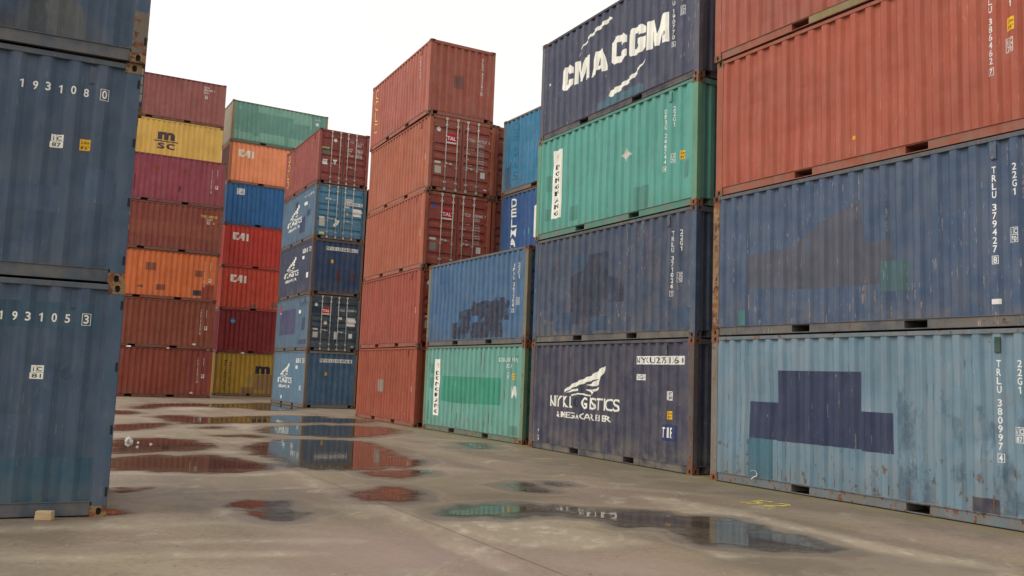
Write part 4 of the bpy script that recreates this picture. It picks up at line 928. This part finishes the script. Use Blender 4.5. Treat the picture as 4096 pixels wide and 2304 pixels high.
# ------------------------------------------------------------------ ground, water, small things
PUD=[
 [ (-14.41,33.51),(-15.35,36.97),(-14.58,39.42),(-13.28,39.50),(-11.99,43.46),(-10.33,43.84),(-8.91,37.62),(-9.48,34.64),(-11.18,36.98),(-12.99,36.82),(-14.28,35.72),(-13.72,32.68) ],
 [ (-14.17,30.81),(-13.95,31.72),(-12.99,30.36),(-12.79,29.32),(-13.27,28.89) ],
 [ (-11.62,28.87),(-11.26,29.97),(-10.05,28.57),(-9.48,29.77),(-8.84,30.65),(-8.03,31.92),(-7.14,32.30),(-6.30,31.35),(-5.51,31.65),(-4.60,30.23),(-4.99,28.71),(-6.00,28.91),(-6.57,28.04),(-7.57,27.58),(-8.43,26.53),(-9.05,26.51),(-9.16,25.12),(-10.08,26.19) ],
 [ (-11.01,23.93),(-10.20,24.87),(-10.02,25.81),(-9.58,24.17),(-9.58,22.48),(-9.78,21.29) ],
 [ (-8.84,19.20),(-8.40,20.14),(-7.71,20.27),(-6.84,19.56),(-6.37,18.95),(-6.13,17.73),(-6.57,17.19),(-7.04,16.92),(-7.33,15.98) ],
 [ (-7.17,15.64),(-6.74,16.23),(-5.78,16.57),(-5.29,16.62),(-4.96,16.16),(-4.38,15.83),(-4.02,15.20),(-4.03,14.60),(-4.48,14.27),(-4.73,13.88),(-5.31,13.94),(-6.30,13.77) ],
 [ (-7.10,25.45),(-6.27,26.79),(-5.04,27.45),(-3.98,27.11),(-3.25,26.43),(-3.24,24.39),(-3.76,22.64),(-4.92,22.73),(-5.61,22.45),(-6.45,23.14) ],
 [ (-5.66,18.69),(-5.61,20.32),(-5.05,21.68),(-3.80,21.58),(-3.17,20.80),(-2.55,19.33),(-2.60,18.57),(-2.04,17.79),(-1.66,17.01),(-1.63,16.19),(-2.02,15.84),(-2.28,15.45),(-2.65,15.08),(-3.50,15.14),(-3.92,15.61),(-4.52,16.63),(-5.10,17.66) ],
 [ (-2.39,14.61),(-2.25,15.27),(-1.57,15.63),(-1.35,15.18),(-1.46,14.59),(-1.97,14.22) ],
 [ (-3.32,10.83),(-3.29,11.15),(-3.10,11.27),(-2.84,11.08),(-2.61,10.65),(-2.40,10.47),(-2.29,10.23),(-2.44,9.99),(-2.66,10.09),(-2.81,10.27),(-2.91,10.52),(-3.12,10.59) ],
 [ (-2.10,12.17),(-1.93,12.52),(-1.69,13.00),(-1.33,12.69),(-1.17,12.20),(-1.22,11.76),(-1.61,11.72),(-1.87,11.79) ],
 [ (-5.12,11.76),(-5.09,11.88),(-4.92,11.93),(-4.81,11.84),(-4.87,11.72),(-5.02,11.67) ],
 [ (-4.62,10.05),(-4.70,10.42),(-4.55,10.29),(-4.38,10.06),(-4.41,9.89),(-4.51,9.81) ],
 [ (-7.10,21.51),(-6.61,22.01),(-6.08,21.92),(-6.00,21.43),(-6.59,21.37) ],
 [ (-8.55,24.13),(-8.33,24.78),(-7.99,24.50),(-8.11,23.80) ],
 [ (-0.78,11.01),(-0.51,11.38),(-0.04,11.63),(0.21,11.60),(0.64,11.60),(0.94,11.70),(1.40,11.54),(1.79,11.57),(2.18,11.60),(2.52,11.38),(2.82,11.05),(3.17,10.70),(3.31,10.29),(3.43,9.90),(3.65,9.61),(3.43,9.03),(3.11,9.19),(2.83,9.29),(2.47,9.38),(2.20,9.33),(2.11,9.64),(2.07,10.08),(2.05,10.31),(1.83,10.46),(1.52,10.34),(1.36,10.41),(1.13,10.78),(0.81,11.21),(0.42,10.97),(0.15,10.61),(-0.30,10.67),(-0.66,10.75) ],
 [ (0.03,13.91),(0.25,14.07),(0.69,13.56),(0.63,13.17),(0.37,13.21) ],
 [ (-1.19,21.79),(-0.78,22.48),(-0.34,21.28),(-0.71,20.67) ],
 [ (0.63,14.25),(0.83,14.38),(1.01,14.30),(0.97,14.04),(0.76,14.10) ],
]

def smooth(poly, it=2):
    p = [Vector(q) for q in poly]
    for _ in range(it):
        o = []
        for i in range(len(p)):
            a, b_ = p[i], p[(i + 1) % len(p)]
            o += [a * .75 + b_ * .25, a * .25 + b_ * .75]
        p = o
    return p
PUDS = []
for k, poly in enumerate(PUD):
    p = smooth(poly, 3); out = []
    for q in p:
        dd = q.length
        n = mnoise.fractal((q.x * 2.2, q.y * 1.6, k), .8, 2.0, 5) ; n2 = mnoise.fractal((q.x * 2.2 + 9, q.y * 1.6, k + 5), .8, 2.0, 5)
        a = .07 + dd * .006
        out.append(Vector((q.x + n * a, q.y + n2 * a * 2.2)))
    PUDS.append(out)

def sdist(px, py, poly):
    """signed distance (metres, negative inside) of a grid of points to a polygon"""
    P = np.array([(q.x, q.y) for q in poly]); Q = np.roll(P, -1, 0)
    best = np.full(px.shape, 1e9); ins = np.zeros(px.shape, bool)
    for (ax, ay), (bx, by) in zip(P, Q):
        dx, dy = bx - ax, by - ay
        t = np.clip(((px - ax) * dx + (py - ay) * dy) / (dx * dx + dy * dy + 1e-9), 0, 1)
        best = np.minimum(best, (px - ax - t * dx) ** 2 + (py - ay - t * dy) ** 2)
        c = ((ay > py) != (by > py)) & (px < (bx - ax) * (py - ay) / (by - ay + 1e-12) + ax)
        ins ^= c
    dd = np.sqrt(best)
    return np.where(ins, -dd, dd)

gx = np.concatenate([np.array([-400, -200, -100, -60, -40, -30, -24]), np.arange(-20, 9, .13), np.array([11, 15, 25, 50, 100, 200, 400])])
gy = np.concatenate([np.array([-200, -100, -40, -15, -5, 0, 3]), np.arange(5, 16, .10), np.arange(16, 47, .2), np.array([50, 56, 65, 80, 120, 200, 400, 800])])
GX, GY = np.meshgrid(gx, gy)
near_m = (GX > -21) & (GX < 10) & (GY > 4) & (GY < 48)
D = np.full(GX.shape, 50.0)
fx, fy = GX[near_m], GY[near_m]; dm = np.full(fx.shape, 50.0)
for poly in PUDS: dm = np.minimum(dm, sdist(fx, fy, poly))
D[near_m] = dm
wet = np.clip(1 - (D + .0) / (.22 + GY * .02), 0, 1)
PALE=[
 [ (-5.14,8.98),(-4.09,9.36),(-2.96,9.82),(-2.80,9.59),(-3.93,9.01),(-4.90,8.58) ],
 [ (-1.01,10.27),(0.16,10.68),(0.85,10.13),(1.32,9.87),(1.74,9.26),(0.95,8.84),(0.15,8.83),(-0.57,9.41) ],
 [ (-4.00,15.09),(-3.30,14.46),(-1.97,11.77),(-1.20,10.75),(-0.20,8.53),(0.27,7.62),(0.10,7.59),(-1.22,10.11),(-2.11,11.40),(-3.29,13.62) ],
 [ (-1.98,10.51),(-1.37,10.90),(-1.21,10.45),(-1.82,10.14) ],
 [ (2.06,8.99),(2.39,9.01),(2.56,8.75),(2.20,8.59) ],
 [ (1.88,10.52),(2.20,10.24),(2.20,9.81),(1.86,9.91) ],
 [ (1.79,13.51),(3.04,12.57),(3.81,10.71),(4.46,9.50),(5.20,8.75),(5.01,8.44),(4.19,9.10),(3.25,10.02),(2.48,11.31) ],
 [ (-4.36,11.86),(-3.26,12.60),(-2.24,13.33),(-2.19,13.06),(-3.20,12.36),(-4.24,11.69) ],
 [ (-2.66,29.74),(-1.00,29.16),(0.77,25.62),(0.29,24.05),(-1.43,25.08) ],
 [ (-6.43,14.10),(-4.84,14.17),(-3.72,14.32),(-3.67,13.88),(-4.78,13.62),(-6.10,13.40) ],
 [ (-8.52,27.54),(-6.80,25.37),(-6.69,23.05),(-8.50,25.27) ],
 [ (-14.30,35.53),(-11.91,36.22),(-11.51,33.17),(-13.49,32.80) ],
 [ (-3.52,10.66),(-3.38,11.14),(-2.85,11.07),(-3.28,10.26),(-2.93,9.72),(-2.41,9.73),(-3.10,9.68) ],
 [ (-4.32,7.60),(-2.80,8.14),(-1.36,8.28),(-2.37,7.92),(-3.91,7.48) ],
 [ (-3.68,8.45),(-1.89,8.98),(-1.07,8.93),(-2.54,8.48) ],
]
PINK=[
 [ (-2.40,9.38),(-1.19,9.90),(-0.01,8.38),(0.24,7.62),(-2.09,7.24) ],
 [ (0.54,8.67),(1.72,8.69),(2.29,7.95),(0.65,7.68) ],
]
DARKS=[
 [ (2.42,14.33),(4.20,12.60),(5.80,9.75),(6.37,10.71),(3.61,15.23),(0.65,21.02),(0.24,18.77) ],
 [ (1.72,8.69),(3.62,9.56),(5.32,8.95),(4.98,8.39),(2.29,7.95) ],
 [ (-3.02,10.32),(-2.71,10.55),(-2.25,10.21),(-2.29,9.61),(-2.64,9.63) ],
 [ (-0.69,12.73),(0.37,13.20),(0.88,12.73),(0.18,12.06),(-0.48,12.12) ],
 [ (-5.29,9.24),(-4.38,9.71),(-4.25,9.43),(-5.09,8.90) ],
 [ (-1.64,11.74),(-1.11,11.73),(-0.33,10.96),(-0.81,10.66) ],
]

def field(polys, soft):
    o_ = np.zeros(GX.shape); f_ = np.zeros(fx.shape)
    for k, poly in enumerate(polys):
        d_ = sdist(fx, fy, smooth(poly, 2)); s_ = soft * (.5 + fy * .05)
        f_ = np.maximum(f_, np.clip(.5 - d_ / s_, 0, 1))
    o_[near_m] = f_; return o_
pale_f = field(PALE, .5); pink_f = field(PINK, 1.2); dark_f = field(DARKS, .9)
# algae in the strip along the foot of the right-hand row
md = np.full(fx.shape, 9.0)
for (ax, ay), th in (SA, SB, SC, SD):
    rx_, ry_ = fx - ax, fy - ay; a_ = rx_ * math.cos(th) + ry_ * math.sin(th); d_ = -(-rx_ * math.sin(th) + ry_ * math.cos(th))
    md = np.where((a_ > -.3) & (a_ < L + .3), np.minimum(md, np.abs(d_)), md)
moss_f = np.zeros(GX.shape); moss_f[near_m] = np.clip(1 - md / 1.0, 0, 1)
nx, ny = len(gx), len(gy)
verts = [(float(x), float(y), 0.0) for x, y in zip(GX.ravel(), GY.ravel())]
faces = [(j * nx + i, j * nx + i + 1, (j + 1) * nx + i + 1, (j + 1) * nx + i) for j in range(ny - 1) for i in range(nx - 1)]
gm = bpy.data.meshes.new('ground'); gm.from_pydata(verts, [], faces)
at = gm.attributes.new('wet', 'FLOAT', 'POINT'); at.data.foreach_set('value', wet.ravel().astype(np.float32))
for nm_, fl_ in (('pale', pale_f), ('pink', pink_f), ('dark', dark_f), ('moss', moss_f)):
    at = gm.attributes.new(nm_, 'FLOAT', 'POINT'); at.data.foreach_set('value', fl_.ravel().astype(np.float32))

def ground_material():
    mt = bpy.data.materials.new('wet_concrete'); mt.use_nodes = True
    nt = mt.node_tree; p = nt.nodes['Principled BSDF']; lk = nt.links.new
    tc = N(nt, 'ShaderNodeTexCoord'); 
    rot = N(nt, 'ShaderNodeMapping'); rot.inputs['Rotation'].default_value = (0, 0, R(59)); lk(tc.outputs['Object'], rot.inputs['Vector'])
    rot2 = N(nt, 'ShaderNodeMapping'); rot2.inputs['Rotation'].default_value = (0, 0, R(-76)); lk(tc.outputs['Object'], rot2.inputs['Vector'])
    def noise(scale, mapping=None, detail=4, rough=.55, src=None):
        s_ = src or tc.outputs['Object']
        if mapping:
            mp = N(nt, 'ShaderNodeMapping'); mp.inputs['Scale'].default_value = mapping; lk(s_, mp.inputs['Vector']); s_ = mp.outputs[0]
        n = N(nt, 'ShaderNodeTexNoise'); n.inputs['Scale'].default_value = scale; n.inputs['Detail'].default_value = detail; n.inputs['Roughness'].default_value = rough
        lk(s_, n.inputs['Vector']); return n.outputs[0]
    def mr(src, a, b_, c=0, d_=1):
        n = N(nt, 'ShaderNodeMapRange', interpolation_type='SMOOTHSTEP')
        for i, v in ((1, a), (2, b_), (3, c), (4, d_)): n.inputs[i].default_value = v
        lk(src, n.inputs[0]); return n.outputs[0]
    def ma(op, a, b_):
        n = N(nt, 'ShaderNodeMath', operation=op)
        for i, v in ((0, a), (1, b_)):
            if isinstance(v, (int, float)): n.inputs[i].default_value = v
            else: lk(v, n.inputs[i])
        return n.outputs[0]
    def mix(f, a, b_, bt='MIX'):
        n = N(nt, 'ShaderNodeMix', data_type='RGBA', blend_type=bt)
        for i, v in ((0, f), (6, a), (7, b_)):
            if isinstance(v, (int, float, tuple)): n.inputs[i].default_value = v
            else: lk(v, n.inputs[i])
        return n.outputs[2]
    big = noise(.22, detail=3); mid = noise(.9, detail=5, rough=.6); fine = noise(14, detail=6, rough=.7); grain = noise(34, detail=5, rough=.6)
    tracks = noise(.8, (.12, 1.3, 1), 4, .5, rot.outputs[0]); tracks2 = noise(.9, (.9, .14, 1), 4, .5, rot2.outputs[0])
    col = mix(mr(big, .40, .60), (.232, .178, .112, 1), (.262, .190, .142, 1))
    col = mix(ma('MULTIPLY', mr(mid, .42, .66), .55), col, (.175, .142, .10, 1))
    col = mix(ma('MULTIPLY', mr(tracks, .45, .68), .6), col, (.140, .115, .085, 1))
    col = mix(ma('MULTIPLY', mr(tracks2, .48, .72), .55), col, (.36, .295, .21, 1))       # pale scraped laitance
    col = mix(ma('MULTIPLY', ma('MULTIPLY', mr(noise(1.5, (.45, 1.5, 1), 7, .68, rot2.outputs[0]), .55, .68), mr(mid, .48, .60)), .6), col, (.50, .42, .30, 1))
    col = mix(ma('MULTIPLY', mr(fine, .38, .62), .5), col, mix(1.0, col, (.62, .60, .57, 1), 'MULTIPLY'))
    crk = N(nt, 'ShaderNodeTexVoronoi', feature='DISTANCE_TO_EDGE'); crk.inputs['Scale'].default_value = .33
    wv_ = N(nt, 'ShaderNodeVectorMath', operation='ADD'); nz_ = N(nt, 'ShaderNodeTexNoise'); nz_.inputs['Scale'].default_value = 1.6; nz_.inputs['Detail'].default_value = 6; lk(tc.outputs['Object'], nz_.inputs['Vector']); lk(tc.outputs['Object'], wv_.inputs[0]); lk(nz_.outputs['Color'], wv_.inputs[1]); lk(wv_.outputs[0], crk.inputs['Vector'])
    col = mix(ma('MULTIPLY', mr(crk.outputs['Distance'], .0025, .0005), mr(big, .50, .56, 0, .6)), col, (.06, .05, .036, 1))
    speck = noise(11, detail=2, rough=.5)
    col = mix(mr(speck, .705, .73, 0, .8), col, (.06, .05, .038, 1))
    col = mix(mr(noise(13, detail=2, rough=.5, mapping=(1, 1, 2)), .72, .74, 0, .7), col, (.50, .44, .34, 1))
    col = mix(mr(grain, .60, .66, 0, .75), col, (.075, .062, .045, 1))
    A_ = lambda nm_: N(nt, 'ShaderNodeAttribute', attribute_name=nm_).outputs['Fac']
    strk = noise(1.3, (1.0, .6, 1), 7, .66); strk2 = noise(4.5, (1.2, .7, 1), 6, .7)
    col = mix(ma('MULTIPLY', A_('pink'), .5), col, (.285, .200, .172, 1))
    col = mix(ma('MULTIPLY', mr(ma('ADD', A_('dark'), ma('SUBTRACT', strk, .5)), .25, .75), .55), col, (.120, .096, .068, 1))
    pl = ma('ADD', A_('pale'), ma('MULTIPLY', ma('SUBTRACT', strk, .5), 1.6))
    col = mix(ma('MULTIPLY', mr(pl, .20, 1.0), .50), col, (.36, .300, .215, 1))
    col = mix(ma('MULTIPLY', ma('MULTIPLY', mr(pl, .35, 1.0), mr(strk2, .48, .66)), .55), col, (.50, .43, .32, 1))
    wa = N(nt, 'ShaderNodeAttribute', attribute_name='wet')
    # thin moisture: solid near the water, broken up further out, plus scattered damp areas
    wn_ = ma('ADD', wa.outputs['Fac'], ma('ADD', ma('MULTIPLY', ma('SUBTRACT', mid, .5), 1.1), ma('MULTIPLY', ma('SUBTRACT', noise(.35, (1, 1, 1), 4, .6), .5), 1.1)))
    damp = mr(wn_, .12, .62)
    wetm = mr(ma('ADD', wa.outputs['Fac'], ma('MULTIPLY', ma('SUBTRACT', noise(2.3, detail=4), .5), .5)), .68, .93)
    rim = ma('MULTIPLY', ma('MULTIPLY', mr(wn_, .02, .14), mr(wn_, .42, .16)), .22)
    col = mix(rim, col, (.34, .275, .205, 1))
    col = mix(ma('MULTIPLY', damp, .62), col, (.15, .120, .092, 1))
    col = mix(ma('MULTIPLY', wetm, .8), col, (.085, .068, .052, 1))
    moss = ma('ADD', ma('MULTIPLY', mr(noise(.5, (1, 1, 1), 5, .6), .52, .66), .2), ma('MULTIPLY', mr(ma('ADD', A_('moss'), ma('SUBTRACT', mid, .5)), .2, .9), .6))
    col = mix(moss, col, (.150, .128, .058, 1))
    lk(col, p.inputs['Base Color'])
    r = ma('SUBTRACT', mr(mid, .3, .7, .74, .60), ma('MULTIPLY', damp, .20))
    r = mix(wetm, r, .13) if False else ma('MAXIMUM', ma('SUBTRACT', r, ma('MULTIPLY', wetm, .22)), .10)
    lk(r, p.inputs['Roughness'])
    bmp = N(nt, 'ShaderNodeBump'); bmp.inputs['Strength'].default_value = .35; bmp.inputs['Distance'].default_value = .012
    lk(ma('ADD', ma('MULTIPLY', fine, .7), ma('MULTIPLY', grain, .3)), bmp.inputs['Height']); lk(bmp.outputs[0], p.inputs['Normal'])
    lk(ma('SUBTRACT', .35, ma('MULTIPLY', wetm, .28)), bmp.inputs['Strength'])
    p.inputs['Specular IOR Level'].default_value = .42
    return mt
gm.materials.append(ground_material())
ground = bpy.data.objects.new('ground', gm); COL.objects.link(ground); tag(ground, kind='structure', label='rain wet concrete yard with tyre marks and damp stains')

def water_material():
    """rain film: thins out and breaks up toward its edge, murky brown where it is deepest"""
    mt = bpy.data.materials.new('rain_water'); mt.use_nodes = True
    nt = mt.node_tree; p = nt.nodes['Principled BSDF']; lk = nt.links.new
    tc = N(nt, 'ShaderNodeTexCoord'); at_ = N(nt, 'ShaderNodeAttribute', attribute_name='depth')
    def noise(scale, detail, rough=.6, mapping=None):
        n = N(nt, 'ShaderNodeTexNoise'); n.inputs['Scale'].default_value = scale; n.inputs['Detail'].default_value = detail; n.inputs['Roughness'].default_value = rough
        if mapping:
            mp = N(nt, 'ShaderNodeMapping'); mp.inputs['Scale'].default_value = mapping; mp.inputs['Rotation'].default_value = (0, 0, R(-20)); lk(tc.outputs['Object'], mp.inputs[0]); lk(mp.outputs[0], n.inputs['Vector'])
        else: lk(tc.outputs['Object'], n.inputs['Vector'])
        return n.outputs[0]
    def ma(op, a, b_):
        n = N(nt, 'ShaderNodeMath', operation=op)
        for i, v in ((0, a), (1, b_)):
            if isinstance(v, (int, float)): n.inputs[i].default_value = v
            else: lk(v, n.inputs[i])
        return n.outputs[0]
    def mr(src, a, b_, c=0, d_=1):
        n = N(nt, 'ShaderNodeMapRange', interpolation_type='SMOOTHSTEP')
        for i, v in ((1, a), (2, b_), (3, c), (4, d_)): n.inputs[i].default_value = v
        lk(src, n.inputs[0]); return n.outputs[0]
    brk = ma('ADD', ma('MULTIPLY', ma('SUBTRACT', noise(1.6, 6, .62, (1, 1.6, 1)), .5), 1.35), ma('MULTIPLY', ma('SUBTRACT', noise(9, 4), .5), .16))
    dep = ma('ADD', ma('ADD', at_.outputs['Fac'], .03), brk)
    m_ = N(nt, 'ShaderNodeMix', data_type='RGBA'); m_.inputs[6].default_value = (.115, .086, .058, 1); m_.inputs[7].default_value = (.058, .044, .032, 1)
    lk(mr(dep, .1, .5), m_.inputs[0]); lk(m_.outputs[2], p.inputs['Base Color'])
    lk(mr(dep, .0, .28, .20, .03), p.inputs['Roughness'])
    lk(mr(dep, -.06, .26), p.inputs['Alpha'])
    p.inputs['IOR'].default_value = 1.36
    b_ = N(nt, 'ShaderNodeBump'); b_.inputs['Strength'].default_value = .10; b_.inputs['Distance'].default_value = .01
    lk(noise(2.2, 2), b_.inputs['Height']); lk(b_.outputs[0], p.inputs['Normal'])
    return mt
wx = np.arange(-17, 6, .09)
wy = np.concatenate([np.arange(8, 20, .07), np.arange(20, 45.5, .14)])
WX, WY = np.meshgrid(wx, wy)
WD = np.full(WX.shape, 50.0)
for poly in PUDS:
    x0, x1 = min(q.x for q in poly) - .6, max(q.x for q in poly) + .6; y0, y1 = min(q.y for q in poly) - .6, max(q.y for q in poly) + .6
    s_ = (WX > x0) & (WX < x1) & (WY > y0) & (WY < y1)
    WD[s_] = np.minimum(WD[s_], sdist(WX[s_], WY[s_], poly))
wnx = len(wx); use = WD < .30
idx = {}; wv = []; wd_ = []; wf = []
for j in range(len(wy) - 1):
    for i in range(wnx - 1):
        if use[j, i] or use[j, i+1] or use[j+1, i] or use[j+1, i+1]:
            q = []
            for jj, ii in ((j, i), (j, i+1), (j+1, i+1), (j+1, i)):
                k = jj * wnx + ii
                if k not in idx:
                    idx[k] = len(wv); wv.append((float(wx[ii]), float(wy[jj]), 0)); wd_.append(-min(float(WD[jj, ii]), 1.0))
                q.append(idx[k])
            wf.append(q)
wm = bpy.data.meshes.new('water'); wm.from_pydata(wv, [], wf)
at = wm.attributes.new('depth', 'FLOAT', 'POINT'); at.data.foreach_set('value', np.array(wd_, dtype=np.float32))
o = link('water', wm, None, water_material()); o.location = (0, 0, .004); tag(o, 'shallow rain puddles lying on the concrete', kind='structure')

# slab joints: the yard's slab grid runs with the container rows
ju, jv = Vector((.497, -.868)), Vector((.868, .497))
bm = bmesh.new()
def jline(p, q, wd):
    p, q = Vector(p), Vector(q); n_ = (q - p).normalized(); s_ = Vector((-n_.y, n_.x)) * wd / 2
    pts = []; m_ = 24
    A, B_ = [], []
    for i in range(m_ + 1):
        c = p.lerp(q, i / m_); k = mnoise.noise((c.x * 2, c.y * 2, 0)) * .012
        A.append(bm.verts.new((c.x + s_.x + k, c.y + s_.y, .003))); B_.append(bm.verts.new((c.x - s_.x + k, c.y - s_.y, .003)))
    for i in range(m_): bm.faces.new((A[i], B_[i], B_[i+1], A[i+1]))
def uv(a, b_): return (ju * a + jv * b_)
for b_ in (4.3,): jline(uv(-26, b_), uv(-2, b_), .008)
for a in (-12.25, -17.3): jline(uv(a, -9), uv(a, 4.3 if a > -15 else 9), .008)
jm = mesh_from(bm, 'slab_joints')
tag(link('pavement', jm, None, paint((.175, .14, .10), 0, .3, .2, 0)), 'dark sealed joints between the concrete slabs', kind='structure')

# yellow bay number and a worn yellow dash sprayed on the concrete
GY_ = paint((.60, .50, .13), 0, .1, .1, 0, 'yellow_ground_paint', .46)
def ground_text(t, c, ang, h, wd, name, label):
    d = Decal(); d.text(t, 0, 0, h, a1=wd, bold=.01)
    for v in d.bm.verts: v.co = Vector((v.co.x - wd / 2, v.co.z - h / 2, 0))
    for f in d.bm.faces:
        f.normal_update()
        if f.normal.z < 0: f.normal_flip()
    o = link(name, mesh_from(d.bm, name), None, GY_); o.location = (*c, .005); o.rotation_euler = (0, 0, ang); return tag(o, label, 'ground marking')
ground_text('52', (3.85, 12.78), R(-52), .55, .62, 'ground_number', 'worn yellow bay number sprayed on the concrete before the pale blue container')
d = Decal(); d.poly([(0, 0), (.2, .02), (.45, .0), (.46, .08), (.22, .10), (0, .07)])
for v in d.bm.verts: v.co = Vector((v.co.x, v.co.z, 0))
o = link('ground_dash', mesh_from(d.bm, 'ground_dash'), None, GY_); o.location = (.58, 18.5, .005); o.rotation_euler = (0, 0, R(20)); tag(o, 'faint yellow dash on the concrete before the winged emblem container', 'ground marking')

# timber block in front of the near left stack
bm = bmesh.new(); box(bm, -.085, .085, -.045, .045, 0, .095, .006)
for v in bm.verts: v.co += Vector((mnoise.noise(v.co * 9), mnoise.noise(v.co * 9 + Vector((3, 0, 0))), 0)) * .006
wb = plain('sawn_timber', (.50, .36, .19), .8)
nt = wb.node_tree; tcn = N(nt, 'ShaderNodeTexCoord'); mp = N(nt, 'ShaderNodeMapping'); mp.inputs['Scale'].default_value = (4, 40, 40); no = N(nt, 'ShaderNodeTexNoise'); no.inputs['Scale'].default_value = 1.5; no.inputs['Detail'].default_value = 5
mm_ = N(nt, 'ShaderNodeMix', data_type='RGBA'); mm_.inputs[6].default_value = (.62, .47, .27, 1); mm_.inputs[7].default_value = (.33, .20, .09, 1)
nt.links.new(tcn.outputs['Object'], mp.inputs[0]); nt.links.new(mp.outputs[0], no.inputs['Vector']); nt.links.new(no.outputs[0], mm_.inputs[0]); nt.links.new(mm_.outputs[2], nt.nodes['Principled BSDF'].inputs['Base Color'])
o = link('timber_block', mesh_from(bm, 'timber_block'), None, wb); o.location = (-4.90, 9.38, .001); o.rotation_euler = (0, 0, R(5)); tag(o, 'short pale timber block on the concrete before the left blue stack', 'wood block')

# litter by the left puddles and the knotted strip of plastic on the pale blue container's rail
PLAS = plain('white_plastic', (.62, .62, .56), .45)
def scrap(name, loc, sx, sy, sz, seed, label, cat, group=None):
    bm = bmesh.new(); bmesh.ops.create_icosphere(bm, subdivisions=4, radius=1)
    for v in bm.verts:
        n = mnoise.fractal(v.co * 1.8 + Vector((seed, 0, 0)), 1, 2, 4) * .55
        v.co = v.co * (1 + n); v.co.z = max(v.co.z, -.25)
        v.co = Vector((v.co.x * sx, v.co.y * sy, (v.co.z + .25) * sz))
    o = link(name, mesh_from(bm, name), None, PLAS); o.location = loc; return tag(o, label, cat, group)
scrap('plastic_bag', (-8.22, 18.95, .003), .085, .06, .07, 1.3, 'crumpled white plastic bag at the edge of a left puddle', 'litter')
for k, (x, y, s_) in enumerate(((-7.93, 18.75, .022), (-7.55, 18.5, .028), (-7.53, 17.78, .025))):
    scrap('plastic_scrap', (x, y, .003), s_, s_ * .6, .02, 5 + k * 3.1, 'small white scrap floating in the left puddle', 'litter', 'white scraps in the left puddle')
cu = bpy.data.curves.new('c', 'CURVE'); cu.dimensions = '3D'; cu.bevel_depth = .006; sp_ = cu.splines.new('BEZIER'); pts = [(-.10, -.03, .10), (0, -.025, .115), (.03, -.012, .04), (-.015, -.03, .01), (-.06, -.045, -.03)]
sp_.bezier_points.add(len(pts) - 1)
for bp, q in zip(sp_.bezier_points, pts): bp.co = q; bp.handle_left_type = bp.handle_right_type = 'AUTO'; bp.radius = .5 + (q[2] < .06)
to = bpy.data.objects.new('t', cu); me = bpy.data.meshes.new_from_object(to); bpy.data.objects.remove(to); me.name = 'plastic_strip'
o = link('plastic_strip', me, None, PLAS); (ax, ay), th = SA
o.location = (ax + 1.09 * math.cos(th), ay + 1.09 * math.sin(th), .168); o.rotation_euler = (0, 0, th); tag(o, 'curled white plastic strip caught on the lower rail of the pale blue container', 'litter')
